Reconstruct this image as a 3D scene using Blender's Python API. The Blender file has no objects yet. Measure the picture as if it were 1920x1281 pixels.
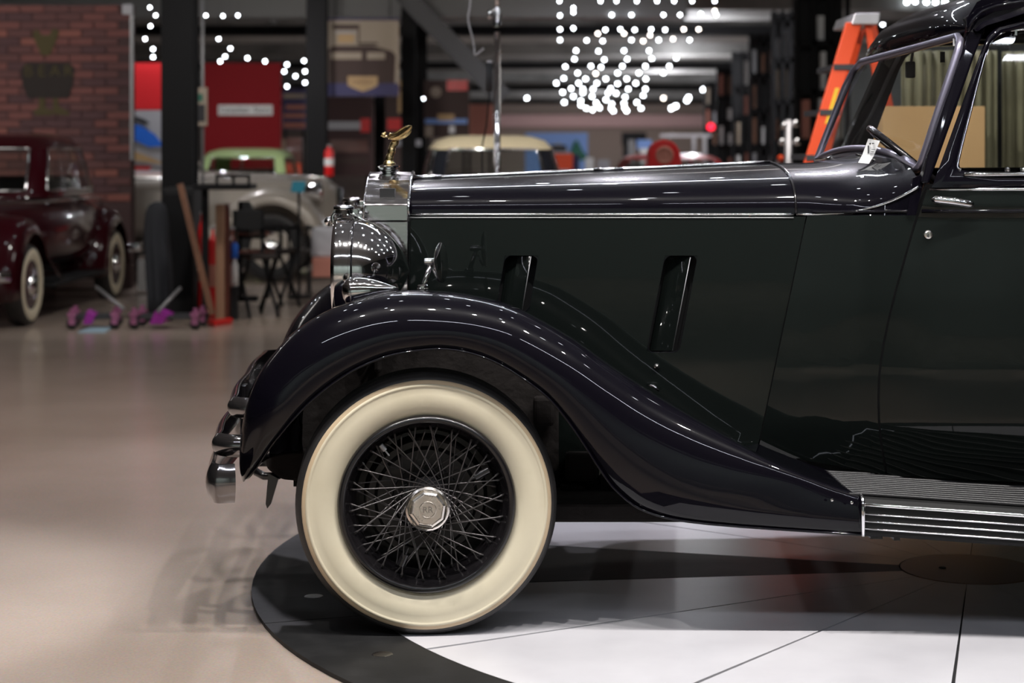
import bpy, bmesh, math, random
from mathutils import Vector, Matrix
random.seed(7)
PI = math.pi
C = bpy.context.scene.collection
SC = bpy.context.scene

# ------------------------------------------------------------------ camera, world, light, exposure
CAMY, CAMZ, F = -5.806, 1.489, 3600.0
def P(u, v, y):
    """photograph pixel (1920 wide frame) -> point on the depth plane y"""
    d = y - CAMY
    return Vector(((u - 960) * d / F, y, CAMZ - (v - 270) * d / F))
cd = bpy.data.cameras.new('camera'); cam = bpy.data.objects.new('camera', cd); C.objects.link(cam)
cam.location = (0, CAMY, CAMZ); cam.rotation_euler = (PI / 2, 0, 0)
cd.sensor_width = 36; cd.lens = 67.5; cd.shift_y = -370.5 / 1920; cd.clip_end = 400
cd.dof.use_dof = True; cd.dof.focus_distance = 5.95; cd.dof.aperture_fstop = 2.8
SC.camera = cam
SC.view_settings.view_transform = 'Standard'; SC.view_settings.look = 'None'
SC.view_settings.gamma = 1; SC.view_settings.use_curve_mapping = False
SC.view_settings.exposure = 0.0
w = bpy.data.worlds.new('world'); SC.world = w; w.use_nodes = True
w.node_tree.nodes['Background'].inputs[0].default_value = (0.55, 0.6, 0.75, 1)
w.node_tree.nodes['Background'].inputs[1].default_value = 0.03

def light(name, kind, loc, power, target=None, col=(1, 1, 1), size=0.1, spot=60, blend=0.5, sy=None):
    l = bpy.data.lights.new(name, kind); o = bpy.data.objects.new(name, l); C.objects.link(o)
    o.location = loc; l.energy = power; l.color = col
    if kind == 'AREA':
        l.shape = 'RECTANGLE'; l.size = size; l.size_y = sy or size
    else:
        l.shadow_soft_size = size
    if kind == 'SPOT':
        l.spot_size = math.radians(spot); l.spot_blend = blend
    if target is not None:
        o.rotation_euler = (Vector(target) - Vector(loc)).to_track_quat('-Z', 'Y').to_euler()
    return o
# track of spotlights over the camera side of the turntable
for i, x in enumerate((-1.6, -0.9, -0.2, 0.5, 1.2, 1.9, 2.6)):
    light('track_spot', 'SPOT', (x, -1.15, 3.85), 165, (x * 0.8 + 0.1, -0.2, 0.2), (1, 0.965, 0.93), 0.035, 74, 0.6)
# long tube fittings on the ceiling over the car
for (x, y) in ((-2.1, -3.6), (0.55, -3.6), (3.2, -3.6), (0.2, 3.4)):
    light('tube_light', 'AREA', (x, y, 3.82), 30, (x, y, 0), (0.85, 0.9, 1.0), 2.4, sy=0.05)
# track over the far side of the car
for x in (-0.8, 0.5, 1.8):
    light('far_track_spot', 'SPOT', (x, 5.2, 3.85), 260, (x, 2.2, 0.2), (0.93, 0.9, 1), 0.08, 60, 0.7)
# pool of light on the bare floor
light('floor_spot', 'SPOT', (-2.9, -1.2, 3.85), 620, (-2.62, 0.25, 0), (0.97, 0.98, 1.0), 0.12, 40, 0.4)
light('floor_spot', 'SPOT', (-3.4, 3.0, 3.85), 330, (-2.9, 4.2, 0), (1, 0.86, 0.78), 0.25, 85, 0.9)
light('fill_area_light', 'AREA', (2.2, 9.5, 3.9), 90, (1.5, 10.6, 0), (1, 0.95, 0.9), 3, sy=2)  # added general fill, no real panel fitting here
light('fill_area_light', 'AREA', (-6, 7.5, 3.9), 90, (-5.5, 9, 0), (1, 0.95, 0.9), 3, sy=2)  # second added fill, over the left of the hall
light('hall_fill_spot', 'SPOT', (-2.0, 8.6, 3.85), 190, (-2.8, 11.5, 0.4), (1, 0.95, 0.9), 0.15, 85, 0.8)  # added lamp aimed at the floor clutter
light('hall_fill_spot', 'SPOT', (-6.6, 9.6, 3.9), 400, (-5.2, 14, 2.0), (1, 0.93, 0.88), 0.15, 80, 0.8)  # added to brighten the brick wall
light('hall_fill_spot', 'SPOT', (-.2, 9.6, 3.9), 330, (-.2, 12.6, 1.5), (1, 0.95, 0.9), 0.1, 50, 0.8)  # added to lift the cream roof
light('hall_fill_spot', 'SPOT', (-2.2, 13.5, 3.9), 420, (-1.6, 21, 2.0), (1, 0.93, 0.86), 0.15, 60, 0.8)  # added to light the hanging poster and signs
light('box_fill_spot', 'SPOT', (1.9, -1.9, 3.85), 620, (1.95, 3.1, 1.45), (1, 0.96, 0.9), 0.05, 28, 0.5)  # unseen lamp added to brighten the carton behind the car
light('ladder_fill_spot', 'SPOT', (-1.2, 1.0, 3.85), 420, (2.2, 4.6, 1.6), (1, 0.97, 0.93), 0.08, 30, 0.6)  # unseen lamp added to bring up the orange of the ladder
for x in (-8, -2.5, 3): light('front_wall_fill', 'AREA', (x, -11.5, 3.9), 210, (x, -14, 1.2), (0.92, 1.0, 0.97), 4, sy=1)  # added out of view, brightens the wall that the chrome reflects
for x in (-2.5, 0.5, 3.2): light('front_floor_spot', 'SPOT', (x, -5.3, 3.85), 600, (x, -5.0, 0), (1, 0.96, 0.88), 0.1, 62, 0.35)
for (x, y, p) in ((-4, 16.5, 160), (1.5, 19, 150), (5, 18, 260), (0, 29, 500), (5, 36, 500), (-6, 30, 300)):
    light('hall_fill_spot', 'SPOT', (x, y, 3.9), p * 1.6, (x, y + 1, 0), (0.95, 0.95, 1), 0.15, 150, 0.7)  # added downward fill along the hall
for (x, y, z, p) in ((3.2, 27, 2.9, 110), (4.0, 40, 2.9, 250), (4.5, 52, 2.6, 500), (3.5, 75, 2.6, 700), (3, 96, 2.7, 420), (8.5, 96, 2.7, 260)):
    light('hall_fill_point', 'POINT', (x, y, z), p, None, (0.95, 0.95, 1), 0.04)  # added fill for ceiling and back wall, hidden among the bulbs

# ------------------------------------------------------------------ materials
def mat(name, col, rough=0.5, metal=0.0, coat=0.0, emit=0, ecol=None, noise=None, bump=None, spec=None, alpha=None, trans=0, brush=None):
    m = bpy.data.materials.new(name); m.use_nodes = True
    nt = m.node_tree; b = nt.nodes['Principled BSDF']
    b.inputs['Base Color'].default_value = (*col, 1); b.inputs['Roughness'].default_value = rough
    b.inputs['Metallic'].default_value = metal; b.inputs['Coat Weight'].default_value = coat
    b.inputs['Coat Roughness'].default_value = 0.025; b.inputs['Coat IOR'].default_value = 1.37
    if spec is not None: b.inputs['Specular IOR Level'].default_value = spec
    if trans: b.inputs['Transmission Weight'].default_value = trans
    if emit:
        b.inputs['Emission Color'].default_value = (*(ecol or col), 1); b.inputs['Emission Strength'].default_value = emit
    tc = nt.nodes.new('ShaderNodeTexCoord')
    def tex(scale, detail=4, stretch=None):
        n = nt.nodes.new('ShaderNodeTexNoise'); n.inputs['Scale'].default_value = scale; n.inputs['Detail'].default_value = detail
        mp = nt.nodes.new('ShaderNodeMapping'); nt.links.new(tc.outputs['Object'], mp.inputs[0])
        if stretch: mp.inputs['Scale'].default_value = stretch
        nt.links.new(mp.outputs[0], n.inputs['Vector']); return n
    if noise:                               # (scale, colour2, lo, hi)
        n = tex(noise[0]); r = nt.nodes.new('ShaderNodeValToRGB')
        r.color_ramp.elements[0].position = noise[2]; r.color_ramp.elements[1].position = noise[3]
        r.color_ramp.elements[0].color = (*col, 1); r.color_ramp.elements[1].color = (*noise[1], 1)
        nt.links.new(n.outputs['Fac'], r.inputs[0]); nt.links.new(r.outputs[0], b.inputs['Base Color'])
    if brush:                               # (scale, stretch, rlo, rhi) roughness variation
        n = tex(brush[0], 6, brush[1]); mr = nt.nodes.new('ShaderNodeMapRange')
        mr.inputs[1].default_value = 0.35; mr.inputs[2].default_value = 0.7
        mr.inputs[3].default_value = brush[2]; mr.inputs[4].default_value = brush[3]
        nt.links.new(n.outputs['Fac'], mr.inputs[0]); nt.links.new(mr.outputs[0], b.inputs['Roughness'])
    if bump:                                # (scale, strength, distance)
        n = tex(bump[0], 5, bump[3] if len(bump) > 3 else None); bp = nt.nodes.new('ShaderNodeBump')
        bp.inputs['Strength'].default_value = bump[1]; bp.inputs['Distance'].default_value = bump[2]
        nt.links.new(n.outputs['Fac'], bp.inputs['Height']); nt.links.new(bp.outputs[0], b.inputs['Normal'])
    return m
def glass(name, tint=(1, 1, 1), fac=0.1):
    m = bpy.data.materials.new(name); m.use_nodes = True; nt = m.node_tree; nt.nodes.clear()
    o = nt.nodes.new('ShaderNodeOutputMaterial'); t = nt.nodes.new('ShaderNodeBsdfTransparent'); g = nt.nodes.new('ShaderNodeBsdfGlossy')
    g.inputs['Roughness'].default_value = 0.02; t.inputs[0].default_value = (*tint, 1)
    lw = nt.nodes.new('ShaderNodeLayerWeight'); lw.inputs[0].default_value = 0.5
    pw = nt.nodes.new('ShaderNodeMath'); pw.operation = 'POWER'; pw.inputs[1].default_value = 5; nt.links.new(lw.outputs['Facing'], pw.inputs[0])
    f = nt.nodes.new('ShaderNodeMath'); f.operation = 'MULTIPLY_ADD'; f.inputs[1].default_value = 0.9; f.inputs[2].default_value = 0.05
    nt.links.new(pw.outputs[0], f.inputs[0]); mx = nt.nodes.new('ShaderNodeMixShader')
    nt.links.new(f.outputs[0], mx.inputs[0]); nt.links.new(t.outputs[0], mx.inputs[1]); nt.links.new(g.outputs[0], mx.inputs[2])
    nt.links.new(mx.outputs[0], o.inputs[0]); return m
M = {}
M['paint'] = mat('black_paint', (0.003, 0.0025, 0.0048), 0.3, 0, 1.0, spec=0.03)
M['side_paint'] = mat('deep_green_black_paint', (0.0045, 0.006, 0.0055), 0.35, 0, 1.0, spec=0.02)
M['chrome'] = mat('chrome', (0.74, 0.73, 0.74), 0.07, 1.0)
M['shell'] = mat('polished_steel', (0.66, 0.64, 0.64), 0.1, 1.0, brush=(14, (1, 1, 9), 0.04, 0.2), bump=(9, 0.03, 0.01))
M['bright'] = mat('bright_trim', (0.85, 0.85, 0.87), 0.12, 1.0)
M['gold'] = mat('gilded_bronze', (0.72, 0.55, 0.28), 0.2, 1.0, bump=(90, 0.5, 0.003))
M['rubber'] = mat('tyre_rubber', (0.018, 0.017, 0.017), 0.5, noise=(9, (0.035, 0.031, 0.03), 0.4, 0.75))
M['tread'] = mat('tread_rubber', (0.03, 0.025, 0.023), 0.75, bump=(160, 0.6, 0.003))
M['whitewall'] = mat('cream_whitewall', (0.68, 0.61, 0.455), 0.5, noise=(5, (0.60, 0.53, 0.38), 0.45, 0.8), bump=(40, 0.06, 0.004))
M['whitewall_edge'] = mat('tan_whitewall_edge', (0.56, 0.43, 0.28), 0.55)
M['black'] = mat('black_enamel', (0.008, 0.007, 0.008), 0.22, 0, 0.4)
M['spoke'] = mat('spoke_enamel', (0.10, 0.092, 0.092), 0.3, 0.7)
M['dark'] = mat('matt_black', (0.006, 0.006, 0.007), 0.75)
M['grime'] = mat('oily_underbody', (0.012, 0.010, 0.0095), 0.8, spec=0.15, bump=(12, 0.7, 0.02))
M['drum'] = mat('brake_drum', (0.03, 0.028, 0.028), 0.35, 0.6, bump=(25, 0.3, 0.01))
M['glass'] = glass('window_glass', (0.86, 0.9, 0.88))
M['board'] = mat('ribbed_board', (0.045, 0.045, 0.048), 0.3, 0.7)
M['boardtop'] = mat('ribbed_rubber', (0.022, 0.021, 0.022), 0.3, spec=0.35)
M['boardbase'] = mat('board_rubber', (0.012, 0.012, 0.012), 0.6, spec=0.2)
M['panel'] = mat('turntable_white', (0.60, 0.59, 0.62), 0.32, noise=(2.5, (0.48, 0.47, 0.50), 0.4, 0.8), bump=(30, 0.05, 0.004))
M['panelblack'] = mat('turntable_black', (0.012, 0.012, 0.0125), 0.55, spec=0.2, noise=(6, (0.026, 0.0255, 0.026), 0.45, 0.8), bump=(25, 0.15, 0.004))
M['hubplate'] = mat('turntable_hub', (0.22, 0.12, 0.09), 0.4)  # reddish reflection on the plate put into its brown colour
M['white'] = mat('white_card', (0.8, 0.8, 0.8), 0.6)
M['ink'] = mat('ink', (0.03, 0.03, 0.035), 0.7)
M['grey'] = mat('grey_metal', (0.3, 0.3, 0.31), 0.45, 0.6)
M['cardboard'] = mat('cardboard', (0.62, 0.36, 0.17), 0.8, noise=(3, (0.55, 0.31, 0.14), 0.4, 0.8))
M['orange'] = mat('orange_fibreglass', (0.95, 0.09, 0.015), 0.4, emit=0)
M['yellow'] = mat('yellow_label', (0.95, 0.6, 0.03), 0.5)
M['alu'] = mat('aluminium', (0.62, 0.6, 0.62), 0.4, 0.7)
M['olive'] = mat('olive_canvas', (0.20, 0.175, 0.11), 0.9, noise=(3, (0.10, 0.085, 0.05), 0.4, 0.8))
M['steelblack'] = mat('black_steel', (0.006, 0.006, 0.007), 0.75, spec=0.25)
M['darkgrey'] = mat('dark_grey_steel', (0.045, 0.045, 0.05), 0.6)
M['beam'] = mat('grey_beam', (0.30, 0.30, 0.29), 0.7, noise=(1.2, (0.16, 0.16, 0.155), 0.4, 0.7))
M['ceiling'] = mat('dark_ceiling', (0.2, 0.2, 0.205), 0.8)
M['beige'] = mat('beige_wall', (0.33, 0.26, 0.22), 0.8)
M['pinkband'] = mat('pinkish_bulkhead', (0.52, 0.34, 0.33), 0.8)
M['wall'] = mat('dark_wall', (0.018, 0.02, 0.02), 0.8)
M['red'] = mat('red_banner', (0.24, 0.007, 0.012), 0.7, spec=0.2)
M['brightred'] = mat('bright_red_banner', (0.62, 0.02, 0.025), 0.7, spec=0.2)
M['redpaint'] = mat('red_paint', (0.7, 0.01, 0.012), 0.3, 0, 0.6)
M['blue'] = mat('blue_print', (0.02, 0.16, 0.75), 0.5)
M['sky'] = mat('pale_blue_print', (0.25, 0.42, 0.85), 0.6)
M['pale'] = mat('pale_grey_print', (0.42, 0.42, 0.45), 0.6)
M['tan'] = mat('tan_print', (0.5, 0.33, 0.16), 0.6)
M['posterbeige'] = mat('poster_beige', (0.40, 0.33, 0.26), 0.7)
M['posterdark'] = mat('poster_brown', (0.06, 0.035, 0.03), 0.7)
M['purple'] = mat('navy_print', (0.04, 0.035, 0.12), 0.6)
M['salmon'] = mat('salmon_print', (0.5, 0.2, 0.15), 0.7)
M['green'] = mat('green_print', (0.03, 0.16, 0.11), 0.7)
M['mortar'] = mat('mortar', (0.07, 0.04, 0.04), 0.9)
M['bricks'] = [mat('brick_a', (0.17, 0.065, 0.058), 0.85), mat('brick_b', (0.12, 0.052, 0.05), 0.85), mat('brick_c', (0.23, 0.085, 0.068), 0.85), mat('brick_d', (0.09, 0.043, 0.046), 0.85)]
M['oliveprint'] = mat('olive_paint', (0.07, 0.055, 0.018), 0.8)
M['darkprint'] = mat('brown_black_paint', (0.02, 0.014, 0.012), 0.8)
M['maroon'] = mat('maroon_paint', (0.030, 0.0012, 0.004), 0.3, 0, 1.0, spec=0.08)
M['silver'] = mat('silver_beige_paint', (0.40, 0.36, 0.31), 0.3, 0.15, 0.6)
M['lightgreen'] = mat('light_green_paint', (0.42, 0.55, 0.25), 0.3, 0, 0.6)
M['navy'] = mat('blue_black_paint', (0.012, 0.014, 0.02), 0.2, 0, 0.8)
M['cream'] = mat('cream_roof', (0.72, 0.62, 0.42), 0.5)
M['brown'] = mat('brown_paint', (0.12, 0.035, 0.025), 0.3, 0, 0.8)
M['violet'] = mat('violet_enamel', (0.38, 0.03, 0.36), 0.4)
M['wood'] = mat('brown_wood', (0.22, 0.10, 0.055), 0.6, noise=(8, (0.15, 0.07, 0.04), 0.4, 0.7))
M['teal'] = mat('teal_sign', (0.03, 0.28, 0.4), 0.5)
M['bulb'] = mat('lit_bulb', (1, 1, 1), 0.4, emit=20, ecol=(0.88, 0.94, 1.0))
M['bulbdim'] = mat('lit_bulb_warm', (1, 1, 1), 0.4, emit=16, ecol=(1.0, 0.9, 0.82))
M['bulbnear'] = mat('lit_bulb_near', (1, 1, 1), 0.4, emit=60, ecol=(0.9, 0.95, 1.0))

def floor_mat():
    m = bpy.data.materials.new('polished_concrete'); m.use_nodes = True; nt = m.node_tree; b = nt.nodes['Principled BSDF']
    tc = nt.nodes.new('ShaderNodeTexCoord')
    n = nt.nodes.new('ShaderNodeTexNoise'); n.inputs['Scale'].default_value = 0.7; n.inputs['Detail'].default_value = 8
    r = nt.nodes.new('ShaderNodeValToRGB'); r.color_ramp.elements[0].position = 0.35; r.color_ramp.elements[1].position = 0.7
    r.color_ramp.elements[0].color = (0.36, 0.285, 0.235, 1); r.color_ramp.elements[1].color = (0.45, 0.37, 0.315, 1)
    n2 = nt.nodes.new('ShaderNodeTexNoise'); n2.inputs['Scale'].default_value = 130; n2.inputs['Detail'].default_value = 2
    mx = nt.nodes.new('ShaderNodeMixRGB'); mx.blend_type = 'OVERLAY'; mx.inputs[0].default_value = 0.25
    bp = nt.nodes.new('ShaderNodeBump'); bp.inputs['Strength'].default_value = 0.12; bp.inputs['Distance'].default_value = 0.002
    for k in (n, n2): nt.links.new(tc.outputs['Object'], k.inputs['Vector'])
    nt.links.new(n.outputs['Fac'], r.inputs[0]); nt.links.new(r.outputs[0], mx.inputs[1]); nt.links.new(n2.outputs['Color'], mx.inputs[2])
    nt.links.new(mx.outputs[0], b.inputs['Base Color']); nt.links.new(n2.outputs['Fac'], bp.inputs['Height']); nt.links.new(bp.outputs[0], b.inputs['Normal'])
    b.inputs['Roughness'].default_value = 0.2; b.inputs['Specular IOR Level'].default_value = 0.6
    return m
M['floor'] = floor_mat()

# ------------------------------------------------------------------ mesh helpers
def obj(name, vf, m, parent=None, smooth=False, bevel=0, seg=2, auto=None):
    me = bpy.data.meshes.new(name)
    if isinstance(vf, bmesh.types.BMesh):
        vf.to_mesh(me); vf.free()
    else:
        me.from_pydata([tuple(v) for v in vf[0]], [], vf[1])
    bm = bmesh.new(); bm.from_mesh(me); bmesh.ops.recalc_face_normals(bm, faces=bm.faces); bm.to_mesh(me); bm.free()
    me.materials.append(M[m] if isinstance(m, str) else m)
    if smooth:
        for p in me.polygons: p.use_smooth = True
        if auto: me.set_sharp_from_angle(angle=math.radians(auto))
    o = bpy.data.objects.new(name, me); C.objects.link(o)
    if bevel:
        b = o.modifiers.new('bevel', 'BEVEL'); b.width = bevel; b.segments = seg; b.limit_method = 'ANGLE'
    if parent: adopt(o, parent)
    return o
def adopt(o, parent):
    o.parent = parent
    L = Vector((0, 0, 0)); p = parent
    while p is not None:
        L += p.location; p = p.parent
    W = Matrix.Identity(4)
    q = parent; chain = []
    while q is not None: chain.append(q); q = q.parent
    for q in reversed(chain):
        W = W @ q.matrix_parent_inverse @ q.matrix_basis
    o.matrix_parent_inverse = W.inverted()
def thing(name, label, cat, loc=(0, 0, 0), group=None):
    o = bpy.data.objects.new(name, None); C.objects.link(o); o.location = loc; o.empty_display_size = 0.1
    o['label'] = label; o['category'] = cat
    if group: o['group'] = group
    return o
def tag(o, label, cat, group=None):
    o['label'] = label; o['category'] = cat
    if group: o['group'] = group
    return o
def struct(o):
    o['kind'] = 'structure'; return o
def grid(rows, closed_u=False, closed_v=False, caps=False):
    """rows: list of equal-length point lists -> quads"""
    n = len(rows[0]); V = [p for r in rows for p in r]; Fc = []
    R = len(rows)
    for i in range(R if closed_v else R - 1):
        for j in range(n if closed_u else n - 1):
            a = i * n + j; b = i * n + (j + 1) % n; c = ((i + 1) % R) * n + (j + 1) % n; d = ((i + 1) % R) * n + j
            Fc.append((a, b, c, d))
    if caps:
        Fc.append(tuple(range(n))); Fc.append(tuple((R - 1) * n + j for j in range(n)))
    return V, Fc
def join(*vfs):
    V = []; Fc = []
    for v, f in vfs:
        k = len(V); V += list(v); Fc += [tuple(i + k for i in q) for q in f]
    return V, Fc
def box(x0, x1, y0, y1, z0, z1):
    V = [(x, y, z) for x in (x0, x1) for y in (y0, y1) for z in (z0, z1)]
    return V, [(0, 1, 3, 2), (4, 6, 7, 5), (0, 4, 5, 1), (2, 3, 7, 6), (0, 2, 6, 4), (1, 5, 7, 3)]
def bar(a, b, wx, wy, up=(0, 1, 0)):
    a = Vector(a); b = Vector(b); d = (b - a).normalized(); s = d.cross(Vector(up)).normalized(); t = s.cross(d)
    V = []
    for p in (a, b):
        for (i, j) in ((-1, -1), (1, -1), (1, 1), (-1, 1)): V.append(p + s * wx * i / 2 + t * wy * j / 2)
    return V, [(0, 1, 2, 3), (7, 6, 5, 4), (0, 4, 5, 1), (1, 5, 6, 2), (2, 6, 7, 3), (3, 7, 4, 0)]
def prism(pts, dvec):
    """closed polygon extruded by dvec"""
    n = len(pts); d = Vector(dvec); V = [Vector(p) for p in pts] + [Vector(p) + d for p in pts]
    Fc = [tuple(range(n)), tuple(range(2 * n - 1, n - 1, -1))] + [(i, (i + 1) % n, n + (i + 1) % n, n + i) for i in range(n)]
    return V, Fc
def catmull(pts, k=6, closed=False):
    pts = [Vector(p) for p in pts]; n = len(pts); out = []
    for i in range(n if closed else n - 1):
        if closed: p0, p1, p2, p3 = pts[i - 1], pts[i], pts[(i + 1) % n], pts[(i + 2) % n]
        else: p0, p1, p2, p3 = pts[max(i - 1, 0)], pts[i], pts[i + 1], pts[min(i + 2, n - 1)]
        for j in range(k):
            t = j / k
            out.append(0.5 * ((2 * p1) + (-p0 + p2) * t + (2 * p0 - 5 * p1 + 4 * p2 - p3) * t * t + (-p0 + 3 * p1 - 3 * p2 + p3) * t ** 3))
    if not closed: out.append(pts[-1])
    return out
def tube(pts, r, n=8, closed=False, flat=None):
    """r number or list; flat=(vector, factor) squashes the section along a vector"""
    pts = [Vector(p) for p in pts]; N = len(pts); rows = []
    up = None
    for i in range(N):
        a = pts[i - 1] if (i > 0 or closed) else pts[i]; b = pts[(i + 1) % N] if (i < N - 1 or closed) else pts[i]
        d = (b - a).normalized()
        if up is None:
            up = Vector((0, 0, 1)) if abs(d.z) < 0.9 else Vector((1, 0, 0))
        s = d.cross(up)
        if s.length < 1e-4: s = d.cross(Vector((0, 1, 0)))
        s.normalize(); t = s.cross(d).normalized(); up = t
        rr = r[i] if isinstance(r, (list, tuple)) else r
        rows.append([pts[i] + (s * math.cos(q) + t * math.sin(q)) * rr for q in [2 * PI * k / n for k in range(n)]])
    return grid(rows, True, closed, not closed)
def lathe(prof, centre, axis='y', n=48, tilt=None):
    """prof: list of (radius, offset along axis)"""
    c = Vector(centre); rows = []
    for k in range(n):
        a = 2 * PI * k / n; row = []
        for (r, h) in prof:
            if axis == 'y': q = Vector((r * math.cos(a), h, r * math.sin(a)))
            elif axis == 'x': q = Vector((h, r * math.cos(a), r * math.sin(a)))
            else: q = Vector((r * math.cos(a), r * math.sin(a), h))
            if tilt: q = tilt @ q
            row.append(c + q)
        rows.append(row)
    return grid(rows, False, True)
def lerp(a, b, t): return a + (b - a) * t
def interp(tab, x):
    if x <= tab[0][0]: return tab[0][1]
    for (x0, y0), (x1, y1) in zip(tab, tab[1:]):
        if x <= x1: return lerp(y0, y1, (x - x0) / (x1 - x0))
    return tab[-1][1]
def text(name, s, loc, size, m, parent=None, rot=(PI / 2, 0, 0), ext=0.001, align='CENTER'):
    c = bpy.data.curves.new(name, 'FONT'); c.body = s; c.size = size; c.extrude = ext; c.align_x = align; c.align_y = 'CENTER'
    c.materials.append(M[m]); o = bpy.data.objects.new(name, c); C.objects.link(o)
    o.location = loc; o.rotation_euler = rot
    dg = bpy.context.evaluated_depsgraph_get(); me = bpy.data.meshes.new_from_object(o.evaluated_get(dg))
    bpy.data.objects.remove(o); o = bpy.data.objects.new(name, me); C.objects.link(o)
    o.location = loc; o.rotation_euler = rot
    if parent: adopt(o, parent)
    return o
def pxbox(u0, u1, v0, v1, y, d):
    a = P(u0, v1, y); b = P(u1, v0, y); return box(a.x, b.x, y, y + d, a.z, b.z)
def copy_tree(o, parent=None):
    c = o.copy(); C.objects.link(c)
    if parent is not None: c.parent = parent
    for ch in list(o.children): copy_tree(ch, c)
    return c

# ------------------------------------------------------------------ the setting
struct(obj('floor', box(-24, 40, -14, 106, -0.3, -0.012), 'floor'))
struct(obj('ceiling', box(-24, 40, -14, 106, 4.0, 4.2), 'ceiling'))
struct(obj('wall_back', box(-24, 40, 104.5, 106, -0.01, 4.0), 'beige'))
struct(obj('wall_left', box(-24.3, -24, -14, 106, -0.01, 4.0), 'wall'))
M['frontwall'] = mat('grey_green_wall', (0.30, 0.33, 0.31), 0.8)
struct(obj('wall_front', box(-24, 40, -14.3, -14, -0.01, 4.0), 'frontwall'))
struct(obj('wall_right', (lambda a, b: ([a, b, b + Vector((0.4, 0, 0)), a + Vector((0.4, 0, 0)), a + Vector((0, 0, 4)), b + Vector((0, 0, 4)), b + Vector((.4, 0, 4)), a + Vector((0.4, 0, 4))],
    [(0, 1, 2, 3), (4, 5, 6, 7), (0, 1, 5, 4), (1, 2, 6, 5), (2, 3, 7, 6), (3, 0, 4, 7)]))(Vector((6.6, -14, -0.01)), Vector((12.5, 104.5, -0.01))), 'wall'))
struct(obj('trim_1', box(-20, 12.4, 103.0, 104.4, 2.45, 3.15), 'pinkband'))
# deep ceiling beams running across the hall
for i, D in enumerate((30.5, 38, 46, 55, 65, 76, 88, 100)):
    y = D + CAMY
    struct(obj('ceiling_beam', box(-20, 7 + y * 0.05, y, y + 2.6, 3.62, 3.999), 'beam'))
for i, D in enumerate((34.5, 50, 71, 94)):
    y = D + CAMY
    struct(obj('ceiling_joist', box(-20, 7 + y * 0.05, y, y + .5, 3.45, 3.62), 'steelblack'))

# turntable
TC = Vector((1.60, 0.92, 0)); RI, RO, RH = 2.14, 2.49, 0.235
tt = thing('turntable', 'round display turntable with white sector panels and black rim under the car', 'turntable', (TC.x, TC.y, -0.012))
def ring_sector(r0, r1, a0, a1, z0, z1, n=10):
    rows = []
    for k in range(n + 1):
        a = lerp(a0, a1, k / n); ca, sa = math.cos(a), math.sin(a)
        rows.append([Vector((TC.x + r * ca, TC.y + r * sa, z)) for (r, z) in ((r0, z1), (r1, z1), (r1, z0), (r0, z0))])
    V, Fc = grid(rows, True, False, True); return V, Fc
obj('base_disc', lathe([(0.001, -0.012), (2.47, -0.012), (2.47, -0.006), (0.001, -0.006)], (TC.x, TC.y, 0), 'z', 96), 'dark', tt)
R = math.radians
s0 = 180 + 7.5
for k in range(16):
    a0 = R(s0 + 22.5 * k); a1 = R(s0 + 22.5 * (k + 1)); g = 0.0035
    mm = 'panelblack' if k in (15,) else 'panel'
    obj('panel', ring_sector(RH + 0.006, RI - 0.004, a0 + g, a1 - g, -0.006, 0.0, 8), mm, tt)
for k in range(8):
    a0 = R(180 + 18 + 45 * k); a1 = a0 + R(45)
    obj('rim_segment', ring_sector(RI, RO, a0 + 0.0012, a1 - 0.0012, -0.0115, 0.0015, 16), 'panelblack', tt)
obj('centre_plate', lathe([(0.001, 0.0), (RH, 0.0), (RH, -0.006)], (TC.x, TC.y, 0.001), 'z', 64), 'hubplate', tt)
obj('centre_bolt', lathe([(0.001, 0.003), (0.012, 0.003), (0.013, 0.0)], (TC.x - .09, TC.y + .01, 0.001), 'z', 12), 'dark', tt)
for (u, v) in ((717, 1228), (588, 1119)):
    D = CAMZ * F / (v - 270); obj('inspection_cap', lathe([(0.001, 0.0025), (0.03, 0.0025), (0.034, 0.0)], P(u, v, D + CAMY) * 1.0, 'z', 20), 'black', tt)

# ------------------------------------------------------------------ the black car
YC = 0.86
def mir(p):
    p = Vector(p); y2 = 2 * YC - p.y
    return Vector((p.x - 0.055 * (y2 - p.y), y2, p.z))
def mirvf(vf): return [mir(p) for p in vf[0]], [tuple(reversed(f)) for f in vf[1]]
car = thing('vintage_car', 'black vintage saloon with a cream whitewall tyre, standing on the turntable', 'car', (1.4, YC, 0))

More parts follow.
